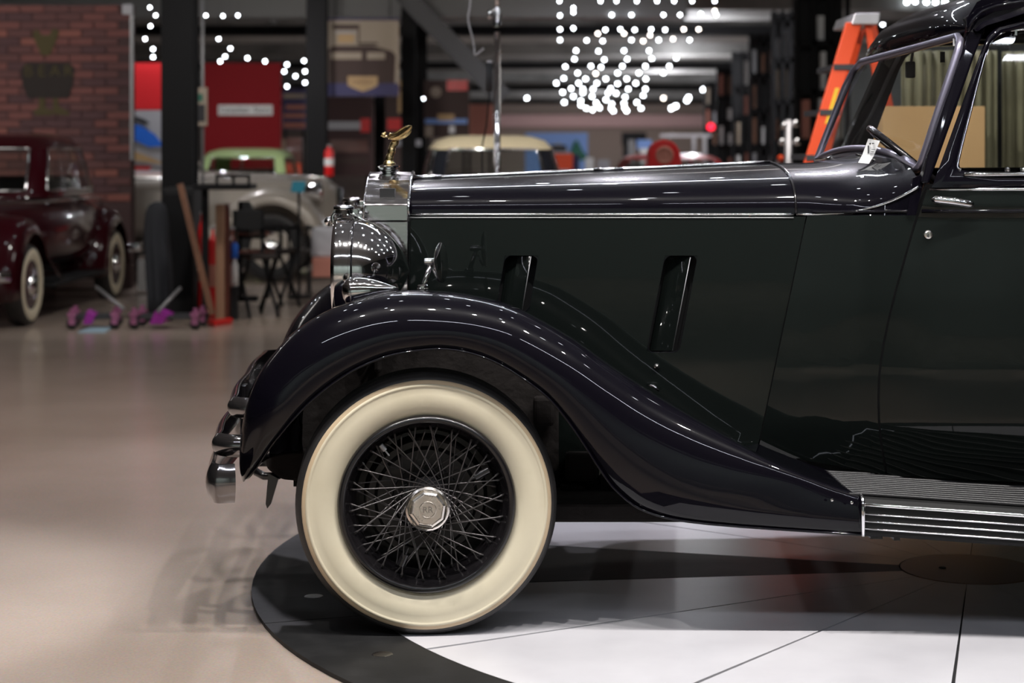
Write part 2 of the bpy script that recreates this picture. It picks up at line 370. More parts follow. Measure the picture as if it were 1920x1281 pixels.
# --- fenders
crown_px = [(463, 893), (455, 868), (455, 815), (466, 755), (488, 700), (517, 658), (560, 615), (625, 577), (700, 552), (760, 544), (830, 546), (900, 556), (960, 573), (1010, 597), (1080, 638), (1150, 688), (1220, 734), (1300, 783), (1380, 829), (1450, 868), (1550, 908), (1650, 937)]
lip_px = [(465, 896), (476, 884), (507, 839), (530, 810), (551, 785), (578, 757), (608, 731), (640, 708), (675, 688), (725, 668), (776, 658), (830, 654), (890, 664), (950, 690), (1019, 738), (1060, 783), (1096, 835), (1125, 880), (1158, 922), (1215, 960), (1330, 982), (1650, 1004)]
NS = len(crown_px)
crown = catmull([(a, b, 0) for a, b in crown_px], 5); lip = catmull([(a, b, 0) for a, b in lip_px], 5)
def fender_rows():
    rows = []; N = len(crown)
    for i in range(N):
        t = i / (N - 1); c = crown[i]; l = lip[i]
        row = []
        yo = -0.045 - 0.03 * min(1, t * 3) * (1 - t) + (0.12 * (1 - t * 5) ** 2 if t < 0.2 else 0)      # outer face depth
        q_ = max(0.0, min(1.0, (t - 0.74) / 0.2)); q_ = q_ * q_ * (3 - 2 * q_)
        ycr = yo + lerp(0.17, 0.035, q_); yin = yo + 0.42
        if t < 0.12: yin = yo + 0.42
        C3 = P(c.x, c.y, ycr); L3 = P(l.x, l.y, yo + 0.02)
        e = C3 - L3; e.y = 0
        # flat flange under the lip
        row.append(L3 + Vector((0, 0.03, 0)) - e.normalized() * 0.0 if e.length > 1e-4 else L3)
        for k in range(0, 17):
            s = k / 16
            a = s * PI / 2
            h = math.sin(a) ** 0.9; y = lerp(ycr, yo, math.cos(a) ** 0.62)
            if k < 3: y = lerp(yo + 0.012, y, k / 3)
            q = L3 + e * h; q.y = y; row.append(q)
        # inner shoulder down to the inner edge
        nrm = e.normalized() if e.length > 1e-4 else Vector((-1, 0, 0))
        drop = 0.16 * max(0, 1 - 1.3 * max(0, t - 0.55)) + 0.0
        if t > 0.9: drop = 0.0
        for k in range(1, 7):
            s = k / 6
            q = C3 - nrm * (drop * (1 - math.cos(s * PI / 2))); q = q.copy(); q.y = lerp(ycr, yin, math.sin(s * PI / 2))
            row.append(q)
        rows.append(row)
    return rows
fr = fender_rows()
fv = grid(fr)
fo = obj('front_fender', fv, 'paint', car, True); so = fo.modifiers.new('s', 'SOLIDIFY'); so.thickness = 0.006; so.offset = -1
fo2 = obj('front_fender', mirvf(fv), 'paint', car, True)
# rolled bead along the opening
bead = [r[1] + Vector((0, -0.002, 0)) for r in fr]
bo = obj('fender_bead', tube(bead, 0.0035, 6), 'paint', fo, True)
# inner wing / splash apron behind the wheel
apr = [P(u, v, 0.50) for (u, v) in [(500, 830), (560, 700), (660, 610), (800, 580), (950, 620), (1100, 700), (1300, 830), (1450, 880), (1480, 940), (1330, 965), (1150, 965), (1060, 968), (560, 880)]]
obj('inner_apron', prism(apr, (0, 0.03, 0)), 'grime', car)
obj('inner_apron', prism([mir(p) for p in apr], (0, -0.03, 0)), 'grime', car)
# chassis rail and undertray
obj('chassis_rail', box(-0.72, 4.0, 0.52, 0.60, 0.36, 0.48), 'grime', car)
obj('chassis_rail', box(-0.72, 4.0, 1.12, 1.20, 0.36, 0.48), 'grime', car)
obj('undertray', box(0.10, 4.0, 0.22, 1.5, 0.30, 0.36), 'grime', car, bevel=0.01)
obj('front_axle', tube([(-0.27, 0.1, 0.38), (-0.27, 0.4, 0.27), (-0.27, 1.3, 0.27), (-0.27, 1.62, 0.38)], 0.03, 8), 'grime', car, True)
# engine side clutter seen behind the wheel
for (u0, u1, v0, v1) in ((1060, 1120, 850, 905), (1125, 1175, 890, 960), (1050, 1098, 910, 965), (1000, 1040, 745, 800), (700, 716, 665, 700)):
    obj('chassis_bracket', pxbox(u0, u1, v0, v1, 0.44, 0.05), 'grime', car, bevel=0.012)
# front dumb iron, loop and stay
obj('dumb_iron', tube([P(560, 850, 0.5), P(545, 880, 0.5), P(520, 893, 0.5), P(495, 893, 0.5), P(478, 884, 0.5)], 0.013, 10), 'black', car, True)
obj('dumb_iron', prism([P(495, 850, 0.45), P(575, 845, 0.45), P(585, 905, 0.45), P(528, 900, 0.45), P(500, 880, 0.45)], (0, 0.1, 0)), 'grime', car, bevel=0.01)
obj('stay', prism([P(503, 888, 0.45), P(522, 898, 0.45), P(508, 945, 0.45), P(501, 954, 0.45), P(498, 945, 0.45)], (0, 0.02, 0)), 'black', car)

# --- bumper : three raked blades
def blade(ends, ye, zc, hh, x0, name='bumper_blade'):
    rows = []
    path = [(ends, ye), (lerp(ends, x0, .55), ye - 0.012), (x0 + 0.012, ye + 0.03), (x0, ye + 0.12), (x0 - 0.03, ye + 0.4), (x0 - 0.04, YC - 0.05)]
    pts = catmull([(a, b, 0) for a, b in path], 6)
    full = [Vector((p.x, p.y, zc)) for p in pts]
    full = full + [mir(p) for p in reversed(full[:-1])]
    for i, p in enumerate(full):
        a = full[max(i - 1, 0)]; b = full[min(i + 1, len(full) - 1)]; d = (b - a).normalized(); nn = Vector((d.y, -d.x, 0))
        row = []
        for k in range(9):
            s = -1 + k / 4; row.append(p + Vector((0, 0, s * hh)) - nn * 0.0 + nn * (0.018 * s * s) * (1 if nn.x > 0 else 1))
        for k in range(8, -1, -1):
            s = -1 + k / 4; row.append(p + Vector((0, 0, s * hh)) + nn * (0.012 + 0.018 * s * s))
        rows.append(row)
    return obj(name, grid(rows, True, False, True), 'bumperblack', car, True, auto=50)
M['bumperblack'] = mat('polished_black_metal', (0.22, 0.21, 0.215), 0.1, 0.95)
blade(P(442, 900, -0.05).x, -0.05, 0.468, 0.058, P(381, 900, 0).x)
blade(P(505, 900, 0.12).x, 0.12, 0.555, 0.034, P(397, 900, 0.2).x)
blade(P(520, 900, 0.14).x, 0.14, 0.668, 0.032, P(424, 900, 0.2).x)
for yy in (0.55, 1.2):
    obj('bumper_bracket', join(box(-0.90, -0.88, yy, yy + 0.05, 0.40, 0.69), box(-0.89, -0.5, yy, yy + 0.05, 0.42, 0.46)), 'black', car, bevel=0.004)

# --- wheel
def make_wheel(cx, cy, cz, steer, parent, name):
    wl = bpy.data.objects.new(name, None); C.objects.link(wl); adopt(wl, parent)
    T = Matrix.Rotation(steer, 3, 'Z'); c = Vector((cx, cy, cz))
    Rt = 0.398
    tread = [(0.372, 0.002), (0.383, 0.006), (0.391, 0.014), (0.395, 0.022), (0.3955, 0.03)]
    yy = 0.034
    while yy < 0.15:
        tread += [(Rt, yy), (Rt, yy + 0.015), (Rt - 0.008, yy + 0.0165), (Rt - 0.008, yy + 0.0205), (Rt, yy + 0.022)]; yy += 0.024
    tread += [(0.394, 0.165), (0.38, 0.178), (0.34, 0.185), (0.28, 0.165), (0.272, 0.15)]
    obj('tyre', lathe(tread, c, 'y', 96, T), 'rubber', wl, True, auto=35)
    obj('sidewall', lathe([(0.3745, 0.001), (0.374, -0.003), (0.384, 0.001), (0.389, 0.008), (0.394, 0.015), (0.3935, 0.03)], c, 'y', 96, T), 'rubber', wl, True, auto=35)
    ww = [(0.3725, 0.0), (0.372, -0.006), (0.366, -0.0095)]
    obj('whitewall_band', lathe([(0.379, 0.003), (0.377, -0.0035), (0.372, -0.006), (0.3665, -0.008)], c, 'y', 96, T), 'whitewall_edge', wl, True)
    obj('whitewall', lathe([(0.3665, -0.008), (0.364, -0.0115), (0.360, -0.0125), (0.357, -0.0105), (0.354, -0.0095), (0.335, -0.0125), (0.315, -0.012), (0.295, -0.007), (0.28, 0.0), (0.265, 0.012)], c, 'y', 96, T), 'whitewall', wl, True)
    obj('rim', lathe([(0.268, 0.02), (0.2705, 0.004), (0.267, -0.008), (0.258, -0.013), (0.249, -0.009), (0.245, 0.002), (0.243, 0.02), (0.232, 0.028), (0.228, 0.045), (0.222, 0.06), (0.216, 0.075), (0.218, 0.11), (0.24, 0.12), (0.262, 0.13), (0.265, 0.11)], c, 'y', 96, T), 'black', wl, True, auto=60)
    obj('brake_drum', lathe([(0.001, 0.12), (0.10, 0.12), (0.105, 0.10), (0.15, 0.10), (0.16, 0.112), (0.178, 0.112), (0.185, 0.125), (0.192, 0.165), (0.236, 0.168), (0.236, 0.172), (0.001, 0.172)], c, 'y', 64, T), 'drum', wl, True, auto=40)
    obj('hub', lathe([(0.001, -0.05), (0.05, -0.05), (0.062, -0.035), (0.066, -0.02), (0.05, -0.005), (0.05, 0.05), (0.075, 0.06), (0.08, 0.09), (0.05, 0.1)], c, 'y', 40, T), 'black', wl, True, auto=45)
    def spoke(a_r, r_r, y_r, a_h, r_h, y_h, me=None, rad=0.0021):
        A = Vector((r_r * math.cos(a_r), y_r, r_r * math.sin(a_r))); B = Vector((r_h * math.cos(a_h), y_h, r_h * math.sin(a_h)))
        d = B - A; L = d.length; q = d.to_track_quat('Z', 'Y')
        if me is None:
            V, Fc = lathe([(0.0001, 0), (0.0034, 0), (0.0034, 0.012), (rad, 0.015), (rad, L), (0.0001, L)], (0, 0, 0), 'z', 8)
            o = obj('spoke', (V, Fc), 'spoke', wl, True); me = o.data
        else:
            o = bpy.data.objects.new('spoke', me); C.objects.link(o); adopt(o, wl)
        pos = c + T @ A; rot = (T.to_4x4() @ q.to_matrix().to_4x4())
        o.matrix_basis = Matrix.Translation(pos) @ rot
        return me
    m1 = m2 = None; n = 22
    for k in range(n):
        a = 2 * PI * k / n
        for sgn, off in ((1, 0.0), (-1, 0.10)):
            m1 = spoke(a + off, 0.236, 0.024 + (0.01 if sgn > 0 else 0), a + off + sgn * 1.12, 0.062, -0.028, m1)
    for k in range(18):
        a = 2 * PI * (k + 0.4) / 18
        for sgn in (1, -1):
            m2 = spoke(a + 0.05 * sgn, 0.217, 0.066, a + 0.05 * sgn + sgn * 0.8, 0.078, 0.07, m2, 0.0019)
    # nickel hub nut: flange, octagon and cap
    oc = c + T @ Vector((0, -0.052, 0))
    hubs = lathe([(0.0001, -0.0), (0.066, 0.0), (0.0665, -0.01), (0.0655, -0.018), (0.060, -0.0215), (0.058, -0.0205)], oc, 'y', 48, T)
    obj('hub_cap', hubs, 'hubnickel', wl, True, auto=40)
    rows = []
    for (r, h) in ((0.061, -0.012), (0.061, -0.024), (0.054, -0.034), (0.047, -0.037), (0.046, -0.0345), (0.026, -0.0345)):
        rows.append([oc + T @ Vector((r * math.cos(2 * PI * (k + 0.3) / 8), h, r * math.sin(2 * PI * (k + 0.3) / 8))) for k in range(8)])
    obj('hub_nut', grid(rows, True, False, True), 'hubnickel', wl, bevel=0.0015)
    obj('hub_medallion', lathe([(0.0001, -0.0355), (0.0215, -0.0355), (0.0225, -0.037), (0.0245, -0.037), (0.026, -0.0345)], oc, 'y', 40, T), 'hubnickel', wl, True, auto=30)
    if steer:
        t = text('hub_lettering', 'RR', oc + T @ Vector((0, -0.0365, 0)), 0.026, 'hubengrave', None, (PI / 2, 0, steer), 0.0004); adopt(t, wl)
        for s, a0 in (('OFF', 215), ('ON', 5)):
            for i, chh in enumerate(s):
                a = R(a0 + i * 14); rr = 0.036
                t = text('hub_lettering', chh, oc + T @ Vector((rr * math.cos(a), -0.0348, rr * math.sin(a))), 0.0085, 'hubengrave', None, (PI / 2, 0, steer), 0.0003); adopt(t, wl)
        # balance weights
        for (ang, r0, r1, rad, mm) in ((R(28), 0.165, 0.215, 0.0115, 'black'), (R(-113), 0.165, 0.205, 0.0135, 'black'), (R(128), 0.205, 0.228, 0.008, 'grey')):
            A = c + T @ Vector((r0 * math.cos(ang), 0.02, r0 * math.sin(ang))); B = c + T @ Vector((r1 * math.cos(ang), 0.02, r1 * math.sin(ang)))
            Z = A + (A - B).normalized() * 0.02
            obj('balance_weight', tube([Z, A, A + (B - A) * 0.02, B - (B - A) * 0.04, B], [rad * 0.3, rad * 0.35, rad, rad, rad * 0.8], 14), mm, wl, True, auto=40)
    return wl
M['hubnickel'] = mat('worn_nickel', (0.74, 0.70, 0.66), 0.22, 1.0, brush=(30, (1, 1, 1), 0.12, 0.35))
M['hubengrave'] = mat('engraved_nickel', (0.3, 0.27, 0.25), 0.4, 0.8)
make_wheel(-0.257, 0.0, 0.398, R(4.0), car, 'front_wheel')
wf = make_wheel(-0.31, 0.0, 0.398, 0, car, 'front_wheel')
wf.matrix_basis = Matrix.Translation((0, 2 * YC, 0)) @ Matrix.Scale(-1, 4, (0, 1, 0))
wr = copy_tree(wf, car); wr.matrix_basis = Matrix.Translation((3.42, 2 * YC - 0.02, 0)) @ Matrix.Scale(-1, 4, (0, 1, 0)); wr.name = 'rear_wheel'
wr2 = copy_tree(wf, car); wr2.matrix_basis = Matrix.Translation((3.42, 0.02, 0)); wr2.name = 'rear_wheel'

# --- bonnet top, scuttle
def yside(u, v=404): return interp([(740, 0.59), (768, 0.585), (1512, 0.37), (1600, 0.33), (1738, 0.235), (1920, 0.17), (2600, 0.13), (3400, 0.2)], u)
def topsection(u, zt, shear=1.0, zs=None, p=0.62):
    y0 = yside(u); a = P(u, 402, y0); zs = a.z if zs is None else zs
    W = YC - y0; row = []
    for k in range(41):
        th = PI * k / 40; c, s = math.cos(th), math.sin(th)
        yy = YC - W * (abs(c) ** p) * (1 if c > 0 else -1)
        peak = 1 - abs(yy - YC) / W
        z = zs + (zt - zs) * (0.87 * (s ** 0.72) + 0.13 * peak)
        row.append(Vector((a.x - 0.03 * (yy - y0) * shear, yy, z)))
    return row
rows = []
for i in range(13):
    t = i / 12; u = lerp(767, 1490, t); rows.append(topsection(u, lerp(1.366, 1.422, t)))
bon = obj('bonnet_top', grid(rows), 'paint', car, True)
hr = [r[20] + Vector((0, 0, 0.004)) for r in rows]
obj('bonnet_hinge', join(tube(hr, 0.0065, 8), tube([p + Vector((0, -0.004, 0.001)) for p in hr[0:2]], 0.009, 8), tube(hr[6:8], 0.0075, 8)), 'bright', bon, True)
# dished scuttle panel flaring to the windscreen
WNB, WNT = (1724, 318, 0.30), (1806, 66, 0.30); WFT, WFB = (1602, 120, 1.42), (1530, 304, 1.42)
rows = []
N = 14
for i in range(N + 1):
    t = i / N; base = topsection(lerp(1493, 1518, min(1, t * 3)), 1.422)
    row = []
    for k in range(41):
        s = k / 40
        # end curve lies along the foot of the windscreen
        yy = lerp(0.285, 1.44, s); d = 4 * s * (1 - s)
        xb = lerp(P(*WNB).x, P(*WFB).x, s); zb = lerp(P(*WNB).z, P(*WFB).z, s) + 0.052 * d ** 0.8
        if k < 7:
            q = k / 7; foot = Vector((lerp(P(1722, 350, 0.24).x, xb, q), lerp(0.24, yy, q), lerp(P(1722, 350, 0.24).z, zb, q ** 0.8)))
        elif k > 33:
            q = (40 - k) / 7; f0 = mir(P(1722, 350, 0.24)); foot = Vector((lerp(f0.x, xb, q), lerp(f0.y, yy, q), lerp(f0.z, zb, q ** 0.8)))
        else: foot = Vector((xb, yy, zb))
        b = base[k].copy(); bx = b.x
        tt_ = t
        q = Vector((lerp(bx, foot.x, tt_), lerp(b.y, foot.y, tt_ ** 1.8), lerp(b.z, foot.z, tt_ ** 2.6)))
        row.append(q)
    rows.append(row)
scut = obj('scuttle', grid(rows), 'paint', car, True)
obj('scuttle_moulding', tube([r[0] + Vector((0, -0.004, 0)) for r in rows], 0.0045, 6), 'bright', scut, True)
# ribbed welt between bonnet and scuttle
wr_ = topsection(1492, 1.4235); wr3 = [p + Vector((0, -0.002 if j < 20 else 0.002, 0.002)) for j, p in enumerate(wr_)]
obj('bonnet_welt', tube(wr3, 0.0045, 6), 'black', car, True)

# --- side panels with louvre openings
def col(u478, s): return lambda v: u478 + s * (v - 478)
def side(cols, vs, skip, y_off=0, name='bonnet_side', m='side_paint', bottoms=None):
    rows = []
    for v in vs:
        r = []
        for j, cf in enumerate(cols):
            vv = v
            if bottoms: vv = min(v, bottoms[j])
            u = cf(vv); r.append(P(u, vv, yside(u) + y_off))
        rows.append(r)
    V, Fc = grid(rows)
    n = len(cols); keep = []
    for f in Fc:
        i = f[0] // n; j = f[0] % n
        if (i, j) in skip: continue
        keep.append(f)
    return V, keep
c0 = lambda v: 768; vl1 = col(947, -0.165); vr1 = col(1010, -0.165); vl2 = col(1247, -0.192); vr2 = col(1309, -0.192); seam = col(1496, -0.209)
vs = [406, 479, 585, 661, 760, 850, 950]
V_, F_ = side([c0, vl1, vr1, vl2, vr2, seam], vs, {(1, 1), (1, 3), (2, 3)})
bs = obj('bonnet_side', (V_, F_), 'side_paint', car); so = bs.modifiers.new('s', 'SOLIDIFY'); so.thickness = 0.004; so.offset = -1
def vent(lc, rc, v0, v1):
    def uv(s, t, y): 
        v = lerp(v0, v1, t); u = lerp(lc(v), rc(v), s); return P(u, v, yside(u) + y)
    # rounded frame
    outer = []; inner = []
    n = 6
    for (cx, cy, a0) in ((1, 0, -90), (1, 1, 0), (0, 1, 90), (0, 0, 180)):
        for k in range(n + 1):
            a = R(a0 + 90 * k / n); rs, rt = 0.22, 0.22 * (63 / (v1 - v0))
            s = (rs if cx == 0 else 1 - rs) + rs * math.cos(a); t = (rt if cy == 0 else 1 - rt) + rt * math.sin(a)
            so_ = s + 0.0; outer.append((cx if abs(math.cos(a)) > 0 else cx, cy)); inner.append((s, t))
    # frame = corner infill + return
    rowsv = [[uv(a, b, -0.0015) for a, b in outer], [uv(a, b, -0.0015) for a, b in inner], [uv(a, b, 0.045) for a, b in inner]]
    fo_ = obj('louvre_frame', grid(rowsv, True), 'side_paint', car)
    obj('louvre_rim', tube([uv(a, b, -0.002) for a, b in inner], 0.0013, 6, True), 'paint', fo_, True)
    obj('louvre_recess', ([uv(-.2, -.1, 0.05), uv(1.2, -.1, 0.05), uv(1.2, 1.1, 0.05), uv(-.2, 1.1, 0.05)], [(0, 1, 2, 3)]), 'dark', fo_)
    # flap: hinged on its forward edge, rear edge proud
    fl = []
    for (s, y) in ((0.10, 0.030), (0.3, 0.024), (0.55, 0.012), (0.76, -0.002), (0.79, 0.0), (0.79, 0.006), (0.55, 0.018), (0.10, 0.036)):
        fl.append([uv(s, t, y) for t in (0.02, 0.3, 0.7, 0.98)])
    obj('louvre_flap', grid(fl, False, True), 'side_paint', car, True, auto=40)
    obj('flap_edge', tube([uv(0.78, 0.02, -0.002), uv(0.78, 0.98, -0.002)], 0.0014, 6), 'grey', fo_, True)
vent(vl1, vr1, 479, 585); vent(vl2, vr2, 479, 661)
for (u, v) in ((1255, 475), (1274, 475), (1291, 475), (1310, 508), (1237, 667), (1289, 668), (992, 473)):
    obj('rivet', lathe([(0.0001, -0.0015), (0.0025, -0.001), (0.003, 0)], P(u, v, yside(u)), 'y', 8), 'grey', bs, True)
obj('bonnet_catch', lathe([(0.0001, -0.016), (0.009, -0.012), (0.011, -0.004), (0.007, 0)], P(1231, 687, yside(1231)), 'y', 14), 'chrome', bs, True)
obj('bonnet_handle', tube([P(1212, 722, 0.44), P(1225, 724, 0.42), P(1236, 733, 0.42)], [0.003, 0.006, 0.005], 8), 'chrome', bs, True)
# horizontal trim under bonnet
tr = [P(u, 402, yside(u) - 0.004) for u in range(768, 1513, 30)]
obj('bonnet_trim', tube(tr, 0.0042, 6), 'bright', bs, True)
obj('bonnet_trim', tube([p + Vector((0, -0.002, -0.011)) for p in tr], 0.0025, 6), 'grey', bs, True)
obj('bonnet_side', mirvf((V_, F_)), 'side_paint', car)

def doorcurve(v): return interp([(340, 1744), (352, 1738), (420, 1715), (480, 1698), (540, 1681), (600, 1666), (650, 1656), (700, 1649), (740, 1647), (790, 1648), (830, 1652), (860, 1657), (900, 1664)], v)
def tuck(v): return interp([(300, 0.0), (394, -0.006), (404, 0.0), (560, -0.012), (700, -0.016), (800, -0.006), (860, 0.016), (900, 0.04)], v)
def bodypanel(left, right, bot_l, bot_r, ncol, m, name, vtop_l=404, vtop_r=404, nrow=30, parent=None):
    rows = []
    for i in range(nrow + 1):
        t = i / nrow; r = []
        for j in range(ncol + 1):
            s = j / ncol; vt = lerp(vtop_l, vtop_r, s); vb = lerp(bot_l, bot_r, s); v = lerp(vt, vb, t)
            u = lerp(left(v), right(v), s); r.append(P(u, v, yside(u) + tuck(v)))
        rows.append(r)
    return grid(rows)
gap = 2.2
cs = bodypanel(lambda v: seam(v) + gap, lambda v: doorcurve(v) - gap, 846, 890, 10, 0, 0)
o = obj('scuttle_side', cs, 'side_paint', car, True); obj('scuttle_side', mirvf(cs), 'side_paint', car, True)
# filler between scuttle moulding and side panel top
fill = []
mold = [r[0] for r in rows]
cst = [P(lerp(seam(404) + gap, doorcurve(404) - gap, k / N), 404, yside(lerp(seam(404), doorcurve(404), k / N))) for k in range(N + 1)]
cst = [P(lerp(1514, 1716, k / N), 404, yside(lerp(1514, 1716, k / N))) for k in range(N + 1)]
obj('scuttle_side', grid([mold, cst]), 'paint', car, True); obj('scuttle_side', mirvf(grid([mold, cst])), 'paint', car, True)
obj('hinge_post', prism([P(1712, 334, 0.26), P(1736, 325, 0.235), P(1717, 404, 0.235), P(1700, 404, 0.25)], (0, 0.02, 0)), 'paint', car)
dr = bodypanel(lambda v: doorcurve(v) + gap, lambda v: 2420, 892, 930, 16, 0, 0, 356, 356, 44)
door = obj('front_door', dr, 'side_paint', car, True); obj('front_door', mirvf(dr), 'side_paint', car, True)
rd = bodypanel(lambda v: 2425, lambda v: 3150, 930, 930, 10, 0, 0, 356, 356, 30)
obj('rear_door', rd, 'side_paint', car, True); obj('rear_door', mirvf(rd), 'side_paint', car, True)
# dark gap backing behind the joints
obj('joint_backing', grid([[P(seam(v) - 6, v, yside(seam(v)) + 0.012), P(seam(v) + 8, v, yside(seam(v)) + 0.012)] for v in range(404, 850, 30)]), 'dark', car)
obj('joint_backing', grid([[P(doorcurve(v) - 8, v, yside(doorcurve(v)) + 0.014 + tuck(v)), P(doorcurve(v) + 8, v, yside(doorcurve(v)) + 0.014 + tuck(v))] for v in range(345, 895, 20)]), 'dark', car)
# sill under the body
obj('sill', grid([[P(u, interp([(1425, 846), (1540, 868), (1660, 890), (1920, 917), (2600, 935)], u) - 4, yside(u) + 0.05) for u in range(1400, 3200, 100)],
                  [P(u, interp([(1425, 846), (1540, 868), (1660, 890), (1920, 917), (2600, 935)], u) + 42, yside(u) + 0.07) for u in range(1400, 3200, 100)]]), 'dark', car)
# belt chrome and moulding on the door
obj('belt_trim', tube([P(u, 355, yside(u) + tuck(355) - 0.004) for u in range(1743, 2700, 60)], 0.0055, 8), 'bright', door, True)
obj('belt_moulding', tube([P(u, 396, yside(u) + tuck(396)) for u in range(1728, 2700, 60)], 0.006, 8), 'paint', door, True)
obj('waist_moulding', tube([P(u, lerp(398, 396, (u - 1520) / 190), yside(u) + 0.0) for u in range(1520, 1716, 15)], 0.005, 8), 'paint', car, True)
yd = yside(1780) - 0.05
hd = obj('door_handle', tube([P(1749, 374, yd + 0.005), P(1753, 374, yd), P(1790, 378, yd), P(1818, 383, yd), P(1825, 384, yd)], [0.008, 0.0125, 0.013, 0.0125, 0.008], 14), 'chrome', door, True)
obj('handle_boss', lathe([(0.0001, -0.05), (0.010, -0.05), (0.011, -0.03), (0.014, -0.006), (0.016, 0)], P(1757, 375, yside(1757)), 'y', 20), 'chrome', door, True)
lk = obj('door_lock', lathe([(0.0001, -0.006), (0.008, -0.006), (0.0085, -0.008), (0.013, -0.006), (0.0145, 0)], P(1740, 440, yside(1740) - 0.004), 'y', 24), 'hubnickel', door, True, auto=40)
obj('key_slot', pxbox(1739, 1741.4, 439, 445, yside(1740) - 0.0108, 0.002), 'ink', door)

# --- greenhouse: doors' upper frames, pillars, roof
def uppery(v): return interp([(20, 0.33), (60, 0.30), (330, 0.20), (360, 0.185)], v)
outer = [(1747, 352), (1766, 300), (1800, 205), (1836, 105), (1851, 68), (1872, 46), (1915, 30), (2100, 22), (2300, 20), (2400, 26), (2418, 60), (2420, 200), (2420, 352), (2100, 352), (1900, 352)]
inner = [(1801, 318), (1797, 302), (1821, 205), (1846, 108), (1857, 82), (1876, 64), (1915, 56), (2100, 50), (2300, 48), (2350, 54), (2362, 80), (2365, 200), (2360, 320), (2100, 323), (1830, 324)]
def fr3(pts, dy): return [P(a, b, uppery(b) + dy) for a, b in pts]
O_, I_ = fr3(outer, 0), fr3(inner, 0.006)
O2, I2 = fr3(outer, 0.05), fr3(inner, 0.045)
mid_ = [a.lerp(b, .25) + Vector((0, -.010, 0)) for a, b in zip(O_, I_)]; mid2 = [a.lerp(b, .7) + Vector((0, -.011, 0)) for a, b in zip(O_, I_)]
df = grid([O2, O_, mid_, mid2, I_, I2], True, False)
def smoothframe(vf, name):
    o = obj(name, vf, 'paint', car, True, auto=60); return o
smoothframe(df, 'window_frame'); smoothframe(mirvf(df), 'window_frame')
ic = catmull(I_, 4, True)
obj('window_reveal', tube([p + Vector((0, -0.001, 0)) for p in ic], 0.0035, 6, True), 'bright', car, True)
obj('window_sill_trim', tube([P(u, 327, 0.19) for u in range(1808, 2360, 40)], 0.007, 8), 'chrome', car, True)
obj('sill_clip', lathe([(0.0001, -0.012), (0.006, -0.011), (0.009, 0.0)], P(1889, 318, 0.2), 'y', 14), 'chrome', car, True)
obj('sill_clip', lathe([(0.0001, -0.012), (0.006, -0.011), (0.009, 0.0)], P(1918, 318, 0.2), 'y', 14), 'chrome', car, True)
gl = [P(a, b, uppery(b) + 0.02) for a, b in inner]
obj('side_window', (gl, [tuple(range(len(gl)))]), 'glass', car)
obj('side_window', ([mir(p) for p in gl], [tuple(range(len(gl)))]), 'glass', car)
obj('frame_clip', pxbox(1903, 1907, 56, 66, 0.30, 0.01), 'bright', car)
# windscreen pillar (near and far)
pil = [(1728, 344), (1738, 300), (1765, 215), (1806, 92), (1815, 60), (1812, 30), (1868, 8), (1858, 40), (1843, 66), (1828, 104), (1793, 205), (1759, 300), (1742, 345)]
pv = [P(a, b, uppery(b) + 0.012) for a, b in pil]
pm = prism(pv, (0, 0.06, 0))
obj('windscreen_pillar', pm, 'paint', car, False, bevel=0.008, seg=3); obj('windscreen_pillar', mirvf(pm), 'paint', car, False, bevel=0.008)
# windscreen frame
A_, B_, C_, D_ = P(*WNB), P(*WNT), P(*WFT), P(*WFB)
def corner(p, a, b, r=0.05): return [p + (a - p).normalized() * r, p + (a - p).normalized() * r * 0.3 + (b - p).normalized() * r * 0.3, p + (b - p).normalized() * r]
ws = []
for (p, a, b, r) in ((A_, D_, B_, 0.03), (B_, A_, C_, 0.05), (C_, B_, D_, 0.09), (D_, C_, A_, 0.02)):
    ws += corner(p, a, b, r)
bottom = [Vector((lerp(D_.x, A_.x, s), lerp(D_.y, A_.y, s), lerp(D_.z, A_.z, s) + 0.058 * (4 * s * (1 - s)) ** 0.8)) for s in [k / 16 for k in range(1, 16)]]
wpath = ws[2:12] if False else [ws[2]] + ws[3:6] + ws[6:9] + ws[9:12]
M['framegrey'] = mat('grey_frame', (0.30, 0.28, 0.36), 0.3, 0.8)
wsh = obj('windscreen_frame', tube([ws[0]] + [ws[1]] + [ws[2]] + ws[3:12] + bottom, 0.0135, 8, True), 'framegrey', car, True)

gr_ = []
for k in range(17):
    s = k / 16; bt = Vector((lerp(D_.x, A_.x, s), lerp(D_.y, A_.y, s), lerp(D_.z, A_.z, s) + 0.058 * (4 * s * (1 - s)) ** 0.8)); tp = C_.lerp(B_, s) - Vector((0, 0, .01 + .03 * max(0, 1 - s * 9)))
    gr_.append([bt, bt.lerp(tp, .5), tp])
obj('windscreen', grid(gr_), 'glass', car, True)
# roof
def headz(s): return lerp(B_.z, C_.z, s), lerp(B_.x, C_.x, s), lerp(B_.y, C_.y, s)
prof = [(0.0, 0.012, 0), (-0.008, 0.035, 0), (-0.006, 0.068, .1), (0.02, 0.108, .3), (0.08, 0.145, .6), (0.2, 0.182, .9), (0.45, 0.21, 1), (0.9, 0.22, 1), (1.6, 0.22, 1), (2.1, 0.18, 1), (2.4, 0.08, 1), (2.5, -0.05, 1)]
rows_r = []
for (dx, dz, eb) in prof:
    r = []
    for k in range(33):
        s = k / 32; z0, x0, y0 = headz(s)
        y0 = lerp(0.285, 2 * YC - 0.285, s)
        e = 1 - abs(2 * s - 1) ** 5
        edge = interp([(0, 0.012), (0.02, 0.03), (0.12, 0.06), (0.3, 0.085), (1.6, 0.085), (2.5, -0.1)], dx)
        z = z0 + lerp(edge, dz, e)
        if eb: z += 0.0
        r.append(Vector((x0 + dx + (0.05 * abs(2 * s - 1) ** 3 if dx < 0.1 else 0.0), y0, z)))
    rows_r.append(r)
roof = obj('roof', grid(rows_r), 'paint', car, True)
